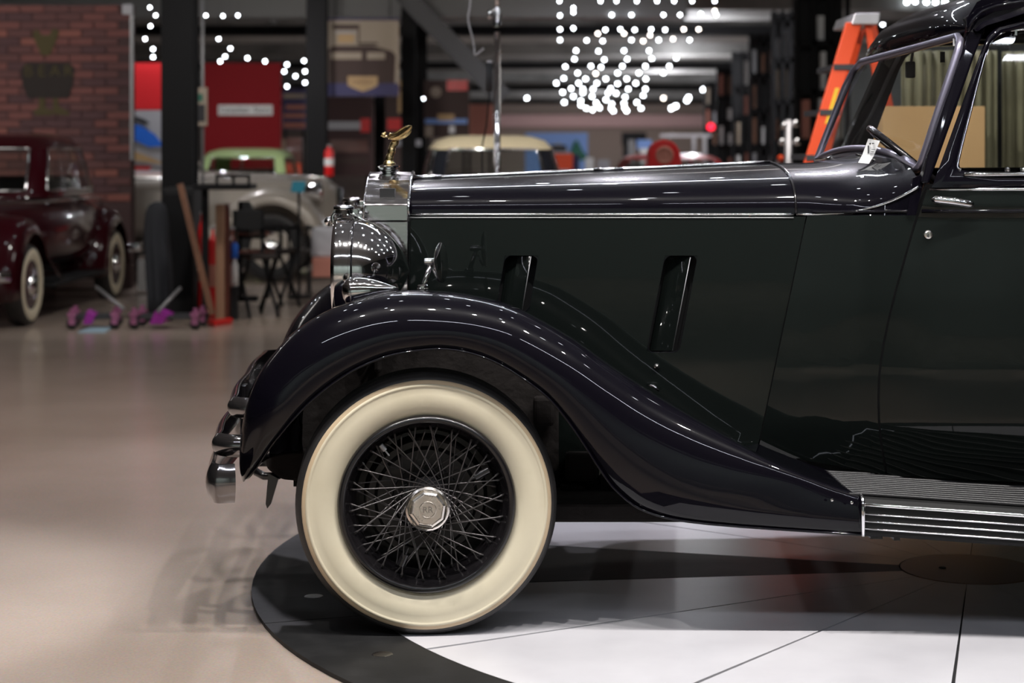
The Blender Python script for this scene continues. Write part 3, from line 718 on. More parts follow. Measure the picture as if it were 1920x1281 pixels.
obj('windscreen_header', tube([rows_r[0][k] + Vector((-0.003, 0, -0.004)) for k in range(33)], 0.012, 8), 'framegrey2', wsh, True) if False else None
# drip gutter above the near door
obj('rain_gutter', tube([P(1815, 60, 0.285), P(1823, 38, 0.29), P(1840, 22, 0.29), P(1868, 11, 0.29), P(1915, 3, 0.29), P(2100, -6, 0.29), P(2400, 0, 0.29)], 0.006, 6), 'paint', roof, True)
sr = [P(a, b, c) for a, b, c in ((1812, 70, .30), (1830, 40, .31), (1865, 22, .31), (1920, 12, .31), (2400, 8, .31))]
obj('roof_rail', grid([sr, [p + Vector((0, -0.01, 0.06)) for p in sr]]), 'paint', roof, True)
# body rear and interior
rear = [(3.35, 0.2), (3.75, 0.3), (4.0, 0.6), (4.0, 1.12), (3.75, 1.42), (3.35, 1.52)]
obj('rear_body', grid([[Vector((x, y, z)) for x, y in rear] for z in (0.5, 1.0, 1.4)] + [[Vector((x - 0.15, lerp(y, YC, .15), 1.7)) for x, y in rear], [Vector((x - 0.5, lerp(y, YC, .25), 1.9)) for x, y in rear]]), 'paint', car, True)
for s_ in (0, 1):
    fpts = [(2.65, 0.35), (2.75, 0.7), (2.95, 0.88), (3.15, 0.93), (3.4, 0.85), (3.6, 0.65), (3.7, 0.35)]
    rw = []
    for x, z in catmull([(a, b, 0) for a, b in fpts], 4) and [(p.x, p.y) for p in catmull([(a, b, 0) for a, b in fpts], 4)]:
        d = Vector((x - 3.15, 0, z - 0.38)).normalized()
        rw.append([Vector((x, y, z)) + d * h for y, h in ((-0.04, -0.06), (-0.06, 0), (-0.03, 0.04), (0.08, 0.06), (0.25, 0.05))])
    g_ = grid(rw); obj('rear_fender', g_ if s_ == 0 else mirvf(g_), 'paint', car, True)
obj('cabin_floor', box(1.25, 3.8, 0.3, 1.42, 0.45, 0.5), 'dark', car)
obj('firewall', box(1.18, 1.22, 0.42, 1.32, 0.45, 1.36), 'dark', car)
obj('dashboard', box(1.24, 1.34, 0.34, 1.38, 1.2, 1.385), 'wood', car, bevel=0.02)
obj('front_seat', join(box(1.95, 2.4, 0.4, 1.32, 0.55, 0.85), box(2.35, 2.5, 0.4, 1.32, 0.8, 1.33)), 'seatleather', car, bevel=0.04) if False else None
M['seat'] = mat('dark_leather', (0.02, 0.014, 0.012), 0.5)
obj('front_seat', join(box(1.95, 2.4, 0.4, 1.32, 0.55, 0.85), box(2.40, 2.52, 0.4, 1.32, 0.8, 1.33)), 'seat', car, bevel=0.04)
# steering wheel
sc = P(1712, 308, 0.62); nrm = Vector((0.64, -0.10, 0.77)).normalized(); a1 = nrm.cross(Vector((0, 1, 0))).normalized(); a2 = nrm.cross(a1)
rim = [sc + (a1 * math.cos(2 * PI * k / 40) + a2 * math.sin(2 * PI * k / 40)) * 0.185 for k in range(40)]
stw = obj('steering_wheel', tube(rim, 0.0125, 10, True), 'black', car, True)
for k in range(4):
    obj('wheel_spoke', tube([sc, rim[5 + 10 * k]], 0.007, 6), 'black', stw, True)
obj('steering_column', tube([sc, sc - nrm * 0.5], 0.02, 8), 'black', stw, True)
mi = obj('rear_view_mirror', pxbox(1700, 1717, 115, 146, 0.9, 0.03), 'dark', car, bevel=0.006)
obj('mirror_stalk', tube([P(1708, 116, 0.91), P(1712, 96, 0.9)], 0.005, 6), 'black', mi)
obj('sun_visor_clip', pxbox(1765, 1772, 97, 117, 0.8, 0.02), 'dark', car)
# wiper
obj('wiper', join(tube([P(1529, 299, 1.25), P(1552, 297, 1.2), P(1568, 293, 1.15)], 0.005, 6), tube([P(1568, 293, 1.15), P(1572, 304, 1.05)], 0.008, 6)), 'chrome', car, True)
obj('wiper', join(tube([P(1605, 289, 0.62), P(1640, 300, 0.6), P(1655, 312, 0.58)], 0.004, 6), tube([P(1645, 310, 0.58), P(1657, 316, 0.58)], [0.014, 0.009], 8)), 'chrome', car, True)
tagc = obj('paper_tag', ([P(1617, 290, 0.6), P(1638, 293, 0.6), P(1650, 264, 0.62), P(1628, 260, 0.62)], [(0, 1, 2, 3)]), 'white', car)
so = tagc.modifiers.new('s', 'SOLIDIFY'); so.thickness = 0.0015
obj('paper_tag', ([P(1609, 305, 0.56), P(1629, 307, 0.56), P(1638, 293, 0.598), P(1617, 290, 0.598)], [(0, 1, 2, 3)]), 'white', car)
for i, (a, b, c, d) in enumerate(((1627, 1629.5, 273, 288), (1634, 1641, 280, 281), (1633, 1639, 284, 285), (1632, 1640, 288, 289), (1630, 1633, 268, 271), (1635, 1639, 268, 270))):
    obj('tag_print', pxbox(a, b, c, d, 0.598, 0.001), 'ink', tagc)
st = obj('inspection_sticker', pxbox(1787, 1797, 72, 86, 0.35, 0.001), 'white', car)
obj('sticker_print', pxbox(1790, 1794, 76, 82, 0.3485, 0.001), 'grey', st)

# --- running board
zb = 0.40
def rbz(x): return interp([(1.1, 0.425), (1.56, 0.408), (3, 0.40)], x)
xs = [1.055 + i * 0.12 for i in range(14)]
top0 = []; edge = []; low = []; inn = []
for x in xs:
    yo = interp([(1.05, -0.055), (1.56, -0.115), (3, -0.16)], x)
    z = interp([(1.05, 0.425), (1.56, 0.400), (3, 0.39)], x)
    edge.append((x, yo, z))
secs = []
for (x, yo, z) in edge:
    s = [Vector((x, 0.36, z + 0.008)), Vector((x, yo + 0.03, z + 0.004)), Vector((x, yo + 0.012, z)), Vector((x, yo, z - 0.012))]
    s += [Vector((x, yo, z - 0.10)), Vector((x, yo + 0.02, z - 0.112)), Vector((x, 0.36, z - 0.11))]
    secs.append(s)
rb = obj('running_board', grid(secs, True, False, True), 'boardbase', car, True, auto=30)
for side_ in (0,):
    for k in range(12):
        s = k / 11
        # rubber ribs across the top, fanning into the fender
        pts = []
        for (x, yo, z) in edge:
            pts.append(Vector((x, lerp(yo + 0.034, 0.345, s), z + 0.010)))
        x0 = 1.0 - 0.28 * s ** 0.8; pts = [Vector((x0, lerp(-0.055 + .034, 0.26, s), 0.432 + 0.035 * s))] + pts
        obj('rib', tube(pts, 0.0065, 8), 'boardtop', rb, True)
    for zo in (-0.016, -0.044, -0.066, -0.088):
        obj('edge_strip', tube([Vector((x, yo - 0.001, z + zo)) for x, yo, z in edge], 0.0028 if zo < -0.02 else 0.006, 6), 'bright', rb, True)
obj('running_board', mirvf(grid(secs, True, False, True)), 'board', car, True, auto=30)
obj('end_trim', tube([Vector((edge[0][0] - 0.004, -0.02, 0.433)), Vector((edge[0][0] - 0.004, -0.052, 0.425)), Vector((edge[0][0] - 0.004, -0.06, 0.40)), Vector((edge[0][0] - 0.004, -0.06, 0.315))], 0.006, 8), 'bright', rb, True)
obj('board_plate', grid([[Vector((0.62, 0.28, 0.51)), Vector((0.8, 0.27, 0.47)), Vector((1.0, 0.26, 0.435)), Vector((1.1, .26, .43))], [Vector((0.62, 0.12, 0.50)), Vector((0.8, 0.05, 0.455)), Vector((0.98, -0.02, 0.428)), Vector((1.1, -0.03, .42))]]), 'boardbase', car)
for (u0, u1, v0, v1) in ((1632, 1655, 1004, 1011), (1676, 1688, 1006, 1014)):
    obj('jacking_bracket', pxbox(u0, u1, v0, v1, -0.03, 0.06), 'black', car)
obj('trim_screw', lathe([(0.0001, -0.003), (0.004, -0.002), (0.005, 0)], P(1560, 938, -0.085), 'y', 8), 'hubnickel', car)
obj('trim_screw', lathe([(0.0001, -0.003), (0.004, -0.002), (0.005, 0)], P(1597, 943, -0.085), 'y', 8), 'hubnickel', car)

# --- radiator shell
ys0 = 0.575
def shell_sec(x):
    pts = [Vector((x, ys0, 0.72)), Vector((x, ys0, 1.225)), Vector((x, ys0 + 0.002, 1.24)), Vector((x, ys0 + 0.05, 1.325)), Vector((x, ys0 + 0.17, 1.362)), Vector((x, YC, 1.392))]
    zt = P(700, 330, YC).z
    return pts + [mir(p) for p in reversed(pts[:-1])]
xa, xb = P(684, 330, 0.6).x, P(765, 330, 0.6).x
zt = P(700, 330, 0.75).z
def shell(x, inset=0):
    z1 = P(700, 384, ys0).z; z2 = P(700, 415, ys0).z; ztop = 1.392
    L = [Vector((x, ys0 + inset, 0.62)), Vector((x, ys0 + inset, z2)), Vector((x, ys0 - 0.008 + inset, z2 + 0.001)), Vector((x, ys0 - 0.008 + inset, z1)), Vector((x, ys0 + 0.01 + inset, z1 + 0.02)), Vector((x, ys0 + 0.14 + inset, lerp(z1 + 0.02, ztop, 0.70) - inset)), Vector((x, YC, ztop - inset))]
    return L + [Vector((p.x, 2 * YC - p.y, p.z)) for p in reversed(L[:-1])]
sh = obj('radiator_shell', grid([shell(xa), shell(xb)]), 'shell', car, False, bevel=0.003)
so = sh.modifiers.new('s', 'SOLIDIFY'); so.thickness = 0.012; so.offset = -1
obj('shell_edge', tube(shell(xb + 0.003), 0.005, 6), 'bright', sh, True)
obj('shell_edge', tube([p + Vector((0, -.002, 0)) for p in shell(xa)][2:], 0.003, 6), 'bright', sh, True)
obj('radiator_core', box(xa + 0.05, xa + 0.1, ys0 + 0.02, 2 * YC - ys0 - 0.02, 0.6, 1.34), 'dark', car)
for k in range(15):
    y = lerp(ys0 + 0.03, 2 * YC - ys0 - 0.03, k / 14); obj('grille_slat', box(xa + 0.008, xa + 0.03, y - 0.005, y + 0.005, 0.62, 1.345 - abs(y - YC) * 0.2), 'chrome', sh)
obj('bulkhead_filler', box(xb, xb + 0.03, ys0 + 0.03, 2 * YC - ys0 - 0.03, 0.6, 1.3), 'dark', car)
# cap + mascot
mx = P(729, 320, 0.8); capc = Vector((mx.x, 0.82, 0))
def capz(v): return P(0, v, 0.82).z
cap = obj('radiator_cap', lathe([(0.001, capz(331)), (0.036, capz(331)), (0.036, capz(327)), (0.026, capz(325)), (0.026, capz(322)), (0.036, capz(320)), (0.036, capz(318)), (0.028, capz(317)), (0.027, capz(315)), (0.036, capz(313.5)), (0.037, capz(311)), (0.026, capz(309)), (0.001, capz(308))], capc, 'z', 32), 'chrome', car, True, auto=50)
obj('cap_lever', prism([P(707, 312, 0.8), P(722, 312, 0.8), P(722, 318, 0.8), P(712, 318, 0.8)], (0, 0.03, 0)), 'chrome', cap, bevel=0.002)
def mp(u, v, y=0.82): return P(u, v, y)
orn = obj('hood_ornament', lathe([(0.001, capz(308)), (0.021, capz(308)), (0.021, capz(306)), (0.012, capz(300)), (0.009, capz(296)), (0.001, capz(296))], capc + Vector((0.0, 0, 0)), 'z', 20), 'gold', car, True, auto=50)
def robed():
    pts = [mp(730, 302), mp(731, 293), mp(734, 286), mp(735, 278), mp(738, 271), mp(742, 266), mp(741, 260), mp(736, 257), mp(729, 255)]
    V, Fc = tube(catmull(pts, 4), [lerp(0.0135, 0.0115, t) + 0.0009 * math.sin(t * 26) for t in [i / 32 for i in range(33)]], 10); return V, Fc
obj('ornament_body', robed(), 'gold', orn, True)
# head, face and hair bun
hb = bmesh.new(); bmesh.ops.create_icosphere(hb, subdivisions=3, radius=0.0075, matrix=Matrix.Translation(mp(719, 253)) @ Matrix.Diagonal((1, 0.85, 1.15, 1)))
bmesh.ops.create_icosphere(hb, subdivisions=2, radius=0.0045, matrix=Matrix.Translation(mp(722, 249.5)))
bmesh.ops.create_icosphere(hb, subdivisions=1, radius=0.0018, matrix=Matrix.Translation(mp(714.5, 255)))
bmesh.ops.create_cone(hb, segments=8, radius1=0.004, radius2=0.0035, depth=0.015, matrix=Matrix.Translation(mp(724, 256)) @ Matrix.Rotation(PI / 2, 4, 'Y'))
obj('ornament_head', hb, 'gold', orn, True)
# swept-back arms with billowing robe, one to each side
for sg in (-1, 1):
    up = [(726, 256), (738, 250), (748, 244), (757, 238), (765, 234.5), (771, 235)]
    dn = [(730, 261), (740, 264), (750, 263), (760, 258), (769, 250), (772, 241)]
    rw = []
    for k, (a, b) in enumerate(zip(catmull([(p[0], p[1], 0) for p in up], 4), catmull([(p[0], p[1], 0) for p in dn], 4))):
        t = k / 20; r = []
        for j in range(11):
            s = j / 10; uu = lerp(a.x, b.x, s); vv = lerp(a.y, b.y, s)
            yy = 0.82 + sg * (0.006 + 0.05 * t ** 0.9 + 0.010 * math.sin(s * PI) + 0.0025 * math.sin(s * 22 + t * 6))
            r.append(mp(uu, vv, yy))
        rw.append(r)
    ob = obj('ornament_wing', grid(rw), 'gold', orn, True); so = ob.modifiers.new('s', 'SOLIDIFY'); so.thickness = 0.003
    obj('ornament_arm', tube([mp(727, 256, 0.82 + sg * 0.006), mp(742, 249, 0.82 + sg * 0.02), mp(757, 239, 0.82 + sg * 0.04), mp(771, 236, 0.82 + sg * .055)], [0.004, 0.0035, 0.003, 0.0025], 8), 'gold', orn, True)

# --- headlamps
def headlamp(mirror):
    yl = 0.42; ax = P(668, 506, yl); Rr = 98 * (yl - CAMY) / F
    L = 100 * (yl - CAMY) / F
    prof = [(0.0005, 0.105)]
    body = []
    for k in range(15):
        t = k / 14; body.append((Rr * 0.965 * (1 - t ** 1.9) ** 0.72 if t < 1 else 0.0005, L * t * 1.0))
    f = (lambda vf: mirvf(vf)) if mirror else (lambda vf: vf)
    lo = obj('headlamp', f(lathe(body, ax, 'x', 48)), 'chrome', car, True)
    bz = obj('lamp_bezel', f(lathe([(Rr * 0.965, 0.0), (Rr * 0.99, -0.001), (Rr * 1.02, -0.006), (Rr * 1.02, -0.012), (Rr * 0.985, -0.014), (Rr * 1.0, -0.03), (Rr * 1.0, -0.055), (Rr * 0.98, -0.064), (Rr * 0.95, -0.069), (Rr * 0.9, -0.066)], ax, 'x', 48)), 'chrome', lo, True, auto=40)
    obj('lamp_lens', f(lathe([(0.0005, -0.075), (Rr * 0.5, -0.072), (Rr * 0.92, -0.062)], ax, 'x', 48)), 'glass', lo, True)
    obj('reflector', f(lathe([(0.0005, 0.05), (Rr * 0.5, 0.0), (Rr * 0.9, -0.05)], ax, 'x', 40)), 'chrome', lo, True)
    # collar, cap and latch on top
    obj('lamp_collar', f(tube(catmull([P(625, 420, yl), P(624, 405, yl), P(632, 399, yl), P(650, 398, yl), P(668, 405, yl), P(690, 422, yl)], 5), [0.006] * 26, 10)), 'chrome', lo, True)
    top = P(645, 398, yl)
    obj('lamp_filler', f(lathe([(0.0005, 0.024), (0.030, 0.023), (0.034, 0.018), (0.034, 0.010), (0.028, 0.008), (0.03, -0.004)], top, 'z', 28)), 'chrome', lo, True, auto=50)
    obj('lamp_latch', f(join(pxbox(661, 672, 391, 402, yl, 0.02), pxbox(668, 676, 390, 395, yl, 0.012), pxbox(663, 680, 401, 407, yl, 0.02))), 'chrome', lo, bevel=0.002)
    obj('lamp_side_boss', f(lathe([(0.0005, -0.02), (0.014, -0.016), (0.016, 0)], P(617, 415, yl + 0.08), 'y', 16)), 'chrome', lo, True)
    obj('lamp_post', f(tube([ax + Vector((0.03, 0.02, -Rr)), ax + Vector((0.03, 0.06, -Rr - 0.12))], 0.016, 12)), 'chrome', lo, True)
    return lo
headlamp(False); headlamp(True)
# --- side lamp on the fender
yl = 0.14
a0 = P(641, 548, yl); a1_ = P(747, 541, yl); dirv = (a1_ - a0)
Ls = dirv.length; q = dirv.to_track_quat('Z', 'Y').to_matrix()
Ra = 27 * (yl - CAMY) / F
sp = [(0.0005, 0.0), (Ra * 0.5, 0.004), (Ra * 0.8, 0.012), (Ra * 0.97, 0.026), (Ra, 0.04), (Ra * 0.97, 0.06), (Ra * 0.86, 0.085), (Ra * 0.68, 0.11), (Ra * 0.45, 0.135), (Ra * 0.22, 0.158), (0.002, Ls), (0.0005, Ls + 0.001)]
for mir_ in (False, True):
    f = mirvf if mir_ else (lambda v: v)
    sl = obj('side_lamp', f(lathe(sp, a0, 'z', 32, q)), 'chrome', car, True)
    obj('lamp_rim', f(tube([a0 + q @ Vector((Ra * 0.99 * math.cos(2 * PI * k / 24), Ra * 0.99 * math.sin(2 * PI * k / 24), 0.03)) for k in range(24)], 0.0022, 6, True)), 'bright', sl, True)
    ft = [P(646, 560, yl), P(655, 574, yl), P(652, 590, yl), P(664, 584, yl), P(700, 566, yl), P(740, 549, yl), P(735, 546, yl), P(690, 556, yl)]
    obj('lamp_foot', f(prism([p + Vector((0, -0.012, 0)) for p in ft], (0, 0.03, 0))), 'paint', sl, bevel=0.004)
# --- wing mirror
for mir_ in (False, True):
    f = mirvf if mir_ else (lambda v: v)
    ym = 0.17
    ms = obj('wing_mirror', f(tube([P(793, 545, ym), P(797, 528, ym), P(808, 495, ym)], [0.0105, 0.0085, 0.007], 12)), 'chrome', car, True)
    obj('mirror_base', f(lathe([(0.0005, 0.016), (0.014, 0.016), (0.0175, 0.012), (0.0175, 0.006), (0.0195, 0.004), (0.0195, -0.012)], P(793, 543, ym), 'z', 24)), 'chrome', ms, True, auto=40)
    obj('mirror_knuckle', f(lathe([(0.0005, -0.022), (0.010, -0.02), (0.0115, -0.012), (0.0115, 0.010), (0.007, 0.014), (0.007, 0.026), (0.0005, 0.026)], P(808, 491, ym), 'x', 20)), 'chrome', ms, True, auto=50)
    tl = Matrix.Rotation(R(-16), 3, 'Z') @ Matrix.Rotation(R(-3), 3, 'Y')
    obj('mirror_head', f(lathe([(0.0005, 0.0), (0.03, 0.002), (0.05, 0.006), (0.062, 0.012), (0.0635, 0.015), (0.061, 0.017), (0.0005, 0.017)], P(819, 493, ym), 'x', 40, tl)), 'chrome', ms, True, auto=50)
    obj('mirror_bracket', f(tube([P(812, 505, ym), P(819, 520, ym), P(824, 528, ym)], 0.004, 8)), 'chrome', ms, True)

# ------------------------------------------------------------------ other vehicles in the hall
def super_ring(xf, xr, hw, z, n=40, p=0.45):
    xc = (xf + xr) / 2; hl = (xf - xr) / 2; r = []
    for k in range(n):
        a = 2 * PI * k / n; c, s = math.cos(a), math.sin(a)
        r.append(Vector((xc + hl * math.copysign(abs(c) ** p, c), hw * math.copysign(abs(s) ** p, s), z)))
    return r
def old_car(name, label, loc, rotz, body, roofm, group=None, sc=1.0, cabin=(1.05, 1.60), convertible=False, wheelm='whitewall', cabw=0.66):
    t = bpy.data.objects.new(name, None); C.objects.link(t); tag(t, label, 'car', group)
    def add(nm, vf, m, parent=None, smooth=True, auto=None, bevel=0):
        V = [Vector(p) * sc for p in vf[0]]
        o = obj(nm, (V, vf[1]), m, None, smooth, auto=auto, bevel=bevel); o.parent = parent or t; return o
    sec = [(2.02, .10, .48, .72), (1.98, .22, .44, .92), (1.85, .30, .42, 1.0), (1.4, .40, .40, 1.03), (.9, .54, .38, 1.05), (.5, .68, .36, 1.07), (-.1, .74, .35, 1.08), (-.8, .74, .35, 1.07), (-1.3, .68, .36, 1.02), (-1.8, .55, .38, .88), (-2.1, .38, .42, .68), (-2.2, .2, .45, .55)]
    rw = []
    for (x, hw, zb_, zt_) in sec:
        r = []
        for k in range(24):
            a = 2 * PI * k / 24; c, s = math.cos(a), math.sin(a)
            r.append((x, hw * math.copysign(abs(c) ** .55, c), (zb_ + zt_) / 2 + (zt_ - zb_) / 2 * math.copysign(abs(s) ** .6, s)))
        rw.append(r)
    bd = add('body', grid(rw, True, False, True), body)
    add('belt_trim', tube([(x, hw + 0.004, 1.0 if x > -1.2 else 1.0 - (abs(x) - 1.2) * .35) for (x, hw, _, _) in sec[2:10]], 0.012, 6), 'chrome', bd)
    add('belt_trim', tube([(x, -hw - 0.004, 1.0 if x > -1.2 else 1.0 - (abs(x) - 1.2) * .35) for (x, hw, _, _) in sec[2:10]], 0.012, 6), 'chrome', bd)
    add('bonnet_trim', tube([(x, 0, zt_ + .005) for (x, hw, zb_, zt_) in sec[1:6]], 0.01, 6), 'chrome', bd)
    z0, z1 = cabin
    if not convertible:
        w0 = cabw + .05
        lv = [(z0 - .03, .66, -1.35, w0), (z0 + .03, .63, -1.32, w0), (lerp(z0, z1, .45), .42, -1.22, w0 - .05), (lerp(z0, z1, .74), .27, -1.12, w0 - .09), (lerp(z0, z1, .90), .10, -.98, w0 - .16), (lerp(z0, z1, .98), -.08, -.82, w0 - .29), (z1, -.25, -.65, w0 - .42)]
        rings = [super_ring(a, b, c, z) for z, a, b, c in lv]
        V, Fc = grid(rings, True, False, False)
        win = {'windscreen': set(range(0, 3)) | set(range(37, 40)), 'side_window': set(range(6, 14)), 'quarter_window': set(range(15, 18)), 'side_window_': set(range(26, 34)), 'rear_window': {18, 19, 20, 21}}
        taken = set()
        for s in win.values(): taken |= s
        keep = []; wf_ = {k: [] for k in win}
        for f in Fc:
            i, j = f[0] // 40, f[0] % 40
            if i in (1, 2) and j in taken:
                for k, s in win.items():
                    if j in s: wf_[k].append(f)
            else: keep.append(f)
        low_ = [f for f in keep if f[0] // 40 < 3]; top_ = [f for f in keep if f[0] // 40 >= 3] + [tuple(6 * 40 + j for j in range(40))]
        def sub(fs):
            ids = sorted({i for f in fs for i in f}); mp_ = {a: b for b, a in enumerate(ids)}; return [V[i] for i in ids], [tuple(mp_[i] for i in f) for f in fs]
        add('cabin', sub(low_), body); rf_ = add('roof', sub(top_), roofm)
        for k, fs in wf_.items(): add(k.strip('_'), sub(fs), 'glass')
        # chrome round windscreen and windows
        def edge(j0, j1, r=0.014):
            pts = [rings[1][j % 40] for j in range(j0, j1 + 1)] + [rings[2][j1 % 40]] + [rings[3][j % 40] for j in range(j1, j0 - 1, -1)] + [rings[2][j0 % 40]]
            return tube(pts, r, 6, True)
        add('windscreen_trim', edge(-3, 3), 'chrome', rf_); add('window_trim', edge(6, 14, .009), 'chrome', rf_); add('window_trim', edge(26, 34, .009), 'chrome', rf_)
        add('windscreen_bar', tube([rings[1][0], rings[2][0], rings[3][0]], .014, 6), 'chrome', rf_)
    else:
        add('windscreen', ([(.55, -.6, 1.05), (.55, .6, 1.05), (.4, .55, 1.32), (.4, -.55, 1.32)], [(0, 1, 2, 3)]), 'glass')
        add('windscreen_trim', tube([(.55, -.6, 1.05), (.4, -.55, 1.32), (.4, .55, 1.32), (.55, .6, 1.05)], .014, 6), 'chrome')
    add('bench_seat', join(box(-.7, -.2, -.6, .6, .6, .85), box(-.85, -.65, -.6, .6, .7, 1.2)), 'seat', bevel=.05)
    for sy in (1, -1):
        for (xw, rr, tail) in ((1.42, .46, 1), (-1.38, .44, -1)):
            path = []
            for k in range(17):
                a = R(-12 + k * 12.5) ; path.append((xw + rr * math.cos(a), .34 + rr * math.sin(a) * 1.05, a, 1.0))
            if tail == 1:
                path = path[:14] + [(.72, .42, None, .7), (.55, .37, None, .5)]
            else:
                path = path[:16] + [(-2.05, .3, None, .6)]
            rw = []
            for i, (x, z, a, k) in enumerate(path):
                nx, nz = (math.cos(a), math.sin(a)) if a is not None else (-.5 if tail == 1 else -1, .8 if tail == 1 else .2)
                r = []
                for q in range(9):
                    s = q / 8; y = lerp(.40, .84, s); h = .10 * k * math.sin(PI * min(1, (s + .22) / 1.22)) ** .6 if s < 1 else -.06
                    r.append((x + nx * h, sy * y, z + nz * h))
                rw.append(r)
            fe = add('fender', grid(rw), body)
            fm = fe.modifiers.new('s', 'SOLIDIFY'); fm.thickness = .01
            # wheel
            prof_t = [(.20, .0), (.24, -.012), (.30, -.012), (.325, .0), (.335, .02), (.335, .12), (.32, .14), (.22, .13)]
            wc = (xw, sy * .80, .335)
            fl = -1 if sy > 0 else 1
            pt = [(r_, (h_) * (-1 if sy > 0 else 1)) for r_, h_ in prof_t]
            wh = add('wheel', lathe(pt, wc, 'y', 32), 'rubber', auto=50)
            add('whitewall', lathe([(.205, -.004 * fl), (.24, -.018 * fl), (.285, -.018 * fl), (.305, -.008 * fl)], wc, 'y', 32), wheelm, wh)
            add('wheel_disc', lathe([(.0005, -.035 * fl), (.05, -.03 * fl), (.07, -.008 * fl), (.12, .01 * fl), (.16, -.008 * fl), (.2, .004 * fl), (.21, .03 * fl)], wc, 'y', 32), body, wh, auto=50)
            add('hubcap', lathe([(.0005, -.05 * fl), (.06, -.042 * fl), (.085, -.02 * fl), (.09, .01 * fl)], wc, 'y', 24), 'chrome', wh)
        add('running_board', box(-.95, .85, .55 * sy, .82 * sy, .27, .31) if sy > 0 else box(-.95, .85, -.82, -.55, .27, .31), 'dark', bevel=.01, smooth=False)
        hl_ = add('headlamp', lathe([(.0005, -.2), (.05, -.17), (.1, -.08), (.115, 0), (.12, .012), (.11, .02), (.0005, .03)], (1.86, sy * .46, .86), 'x', 24), 'chrome')
    for xb_ in (2.3, -2.32):
        add('bumper', tube([(xb_ - math.copysign(.14, xb_), -.85, .45), (xb_, -.6, .45), (xb_ + math.copysign(.03, xb_), 0, .45), (xb_, .6, .45), (xb_ - math.copysign(.14, xb_), .85, .45)], .045, 10), 'chrome')
    add('grille', join(*[box(2.0, 2.04, y - .008, y + .008, .5, .9) for y in [(-.16 + .04 * k) for k in range(9)]]), 'chrome', smooth=False)
    t.location = loc; t.rotation_euler = (0, 0, rotz)
    return t
Z0 = -0.012
old_car('vintage_coupe', 'dark maroon vintage coupe with whitewall tyres beside the brick wall', (-4.72, 11.55, Z0), R(-92.5), 'maroon', 'maroon', cabin=(1.06, 1.6))
old_car('vintage_saloon', 'blue-black vintage car with a cream roof behind the long black bonnet', (-.19, 12.6, Z0), R(-86), 'navy', 'cream', cabin=(1.06, 1.585), cabw=.64)
old_car('vintage_roadster', 'pale beige silver roadster behind the stacked chairs', (-4.2, 15.88, Z0), R(0), 'silver', 'silver', convertible=True, sc=1.12, wheelm='dark')
old_car('vintage_car', 'pale green vintage car behind the silver roadster', (-3.5, 19.4, Z0), R(-90), 'lightgreen', 'lightgreen', cabin=(1.05, 1.57), sc=.92)
old_car('vintage_car', 'brown vintage car with cream roof far down the hall near the racks', (4.9, 32, Z0), R(180), 'brown', 'brown', cabin=(1.05, 1.46))
old_car('vintage_car', 'bright red vintage car behind the red rounded pump', (2.45, 22.3, Z0), R(-75), 'redpaint', 'redpaint', cabin=(1.02, 1.36), sc=1.0)

# ------------------------------------------------------------------ brick wall with a painted emblem
by = 14.08
bx1 = P(246, 0, by).x; bx0 = bx1 - 4.4; bz1 = P(0, 9, by).z
wl_ = struct(obj('wall_brick', box(bx0, bx1, by, by + .2, Z0, bz1), 'mortar'))
bh, bw = 0.085, 0.255
meb = []
for mm in M['bricks']:
    ob = obj('brick', box(0, bw - .012, -.014, .02, 0, bh - .012), mm, bevel=.004); meb.append(ob)
first = list(meb); ib = 0; zz = bz1 - bh; row = 0
vis_x0 = P(-40, 0, by).x
while zz > 0.85:
    xx = bx1 - bw + (0 if row % 2 else bw / 2)
    if row % 2 == 0:
        pass
    while xx + bw > vis_x0:
        if xx + bw <= bx1 + .02 and ib < 296:
            pick = random.choices(range(4), (5, 5, 2, 3))[0]
            src = first[pick]
            o = src if src not in (None,) and not src.get('used') else src.copy()
            if o is src: src['used'] = 1
            else:
                C.objects.link(o)
                if 'used' in o: del o['used']
            o.location = (xx + .006, by - random.uniform(-.004, .004), zz + .006); o.parent = wl_; ib += 1
        xx -= bw
    zz -= bh; row += 1
for s_ in first:
    if 'used' in s_: del s_['used']
def print3(nm, pts, m, parent, y):
    o = obj(nm, prism([P(a, b, y) for a, b in pts], (0, .004, 0)), m, parent); return o
ey = by - .024
em = print3('painted_emblem', [(66, 78), (60, 62), (70, 55), (78, 66), (92, 66), (100, 52), (111, 58), (106, 74), (100, 90), (92, 104), (78, 104)], 'oliveprint', wl_, ey)
print3('emblem_detail', [(40, 128), (50, 118), (130, 118), (140, 128), (136, 160), (128, 184), (52, 184), (42, 160)], 'darkprint', wl_, ey)
print3('emblem_detail', [(74, 184), (84, 184), (84, 202), (100, 208), (96, 216), (66, 216), (62, 208), (72, 203)], 'oliveprint', wl_, ey)
print3('emblem_detail', [(100, 184), (108, 184), (110, 200), (130, 210), (128, 216), (100, 214)], 'oliveprint', wl_, ey)
for i, ch in enumerate('BEAR'):
    t = text('emblem_lettering', ch, P(53 + i * 25, 134, ey - .006), .17, 'oliveprint', wl_, ext=.002)
obj('corner_plate', pxbox(229, 249, 8, 27, by - .03, .02), 'pale', wl_, bevel=.003)
obj('corner_trim', pxbox(244, 249, 27, 300, by - .03, .03), 'grey', wl_)

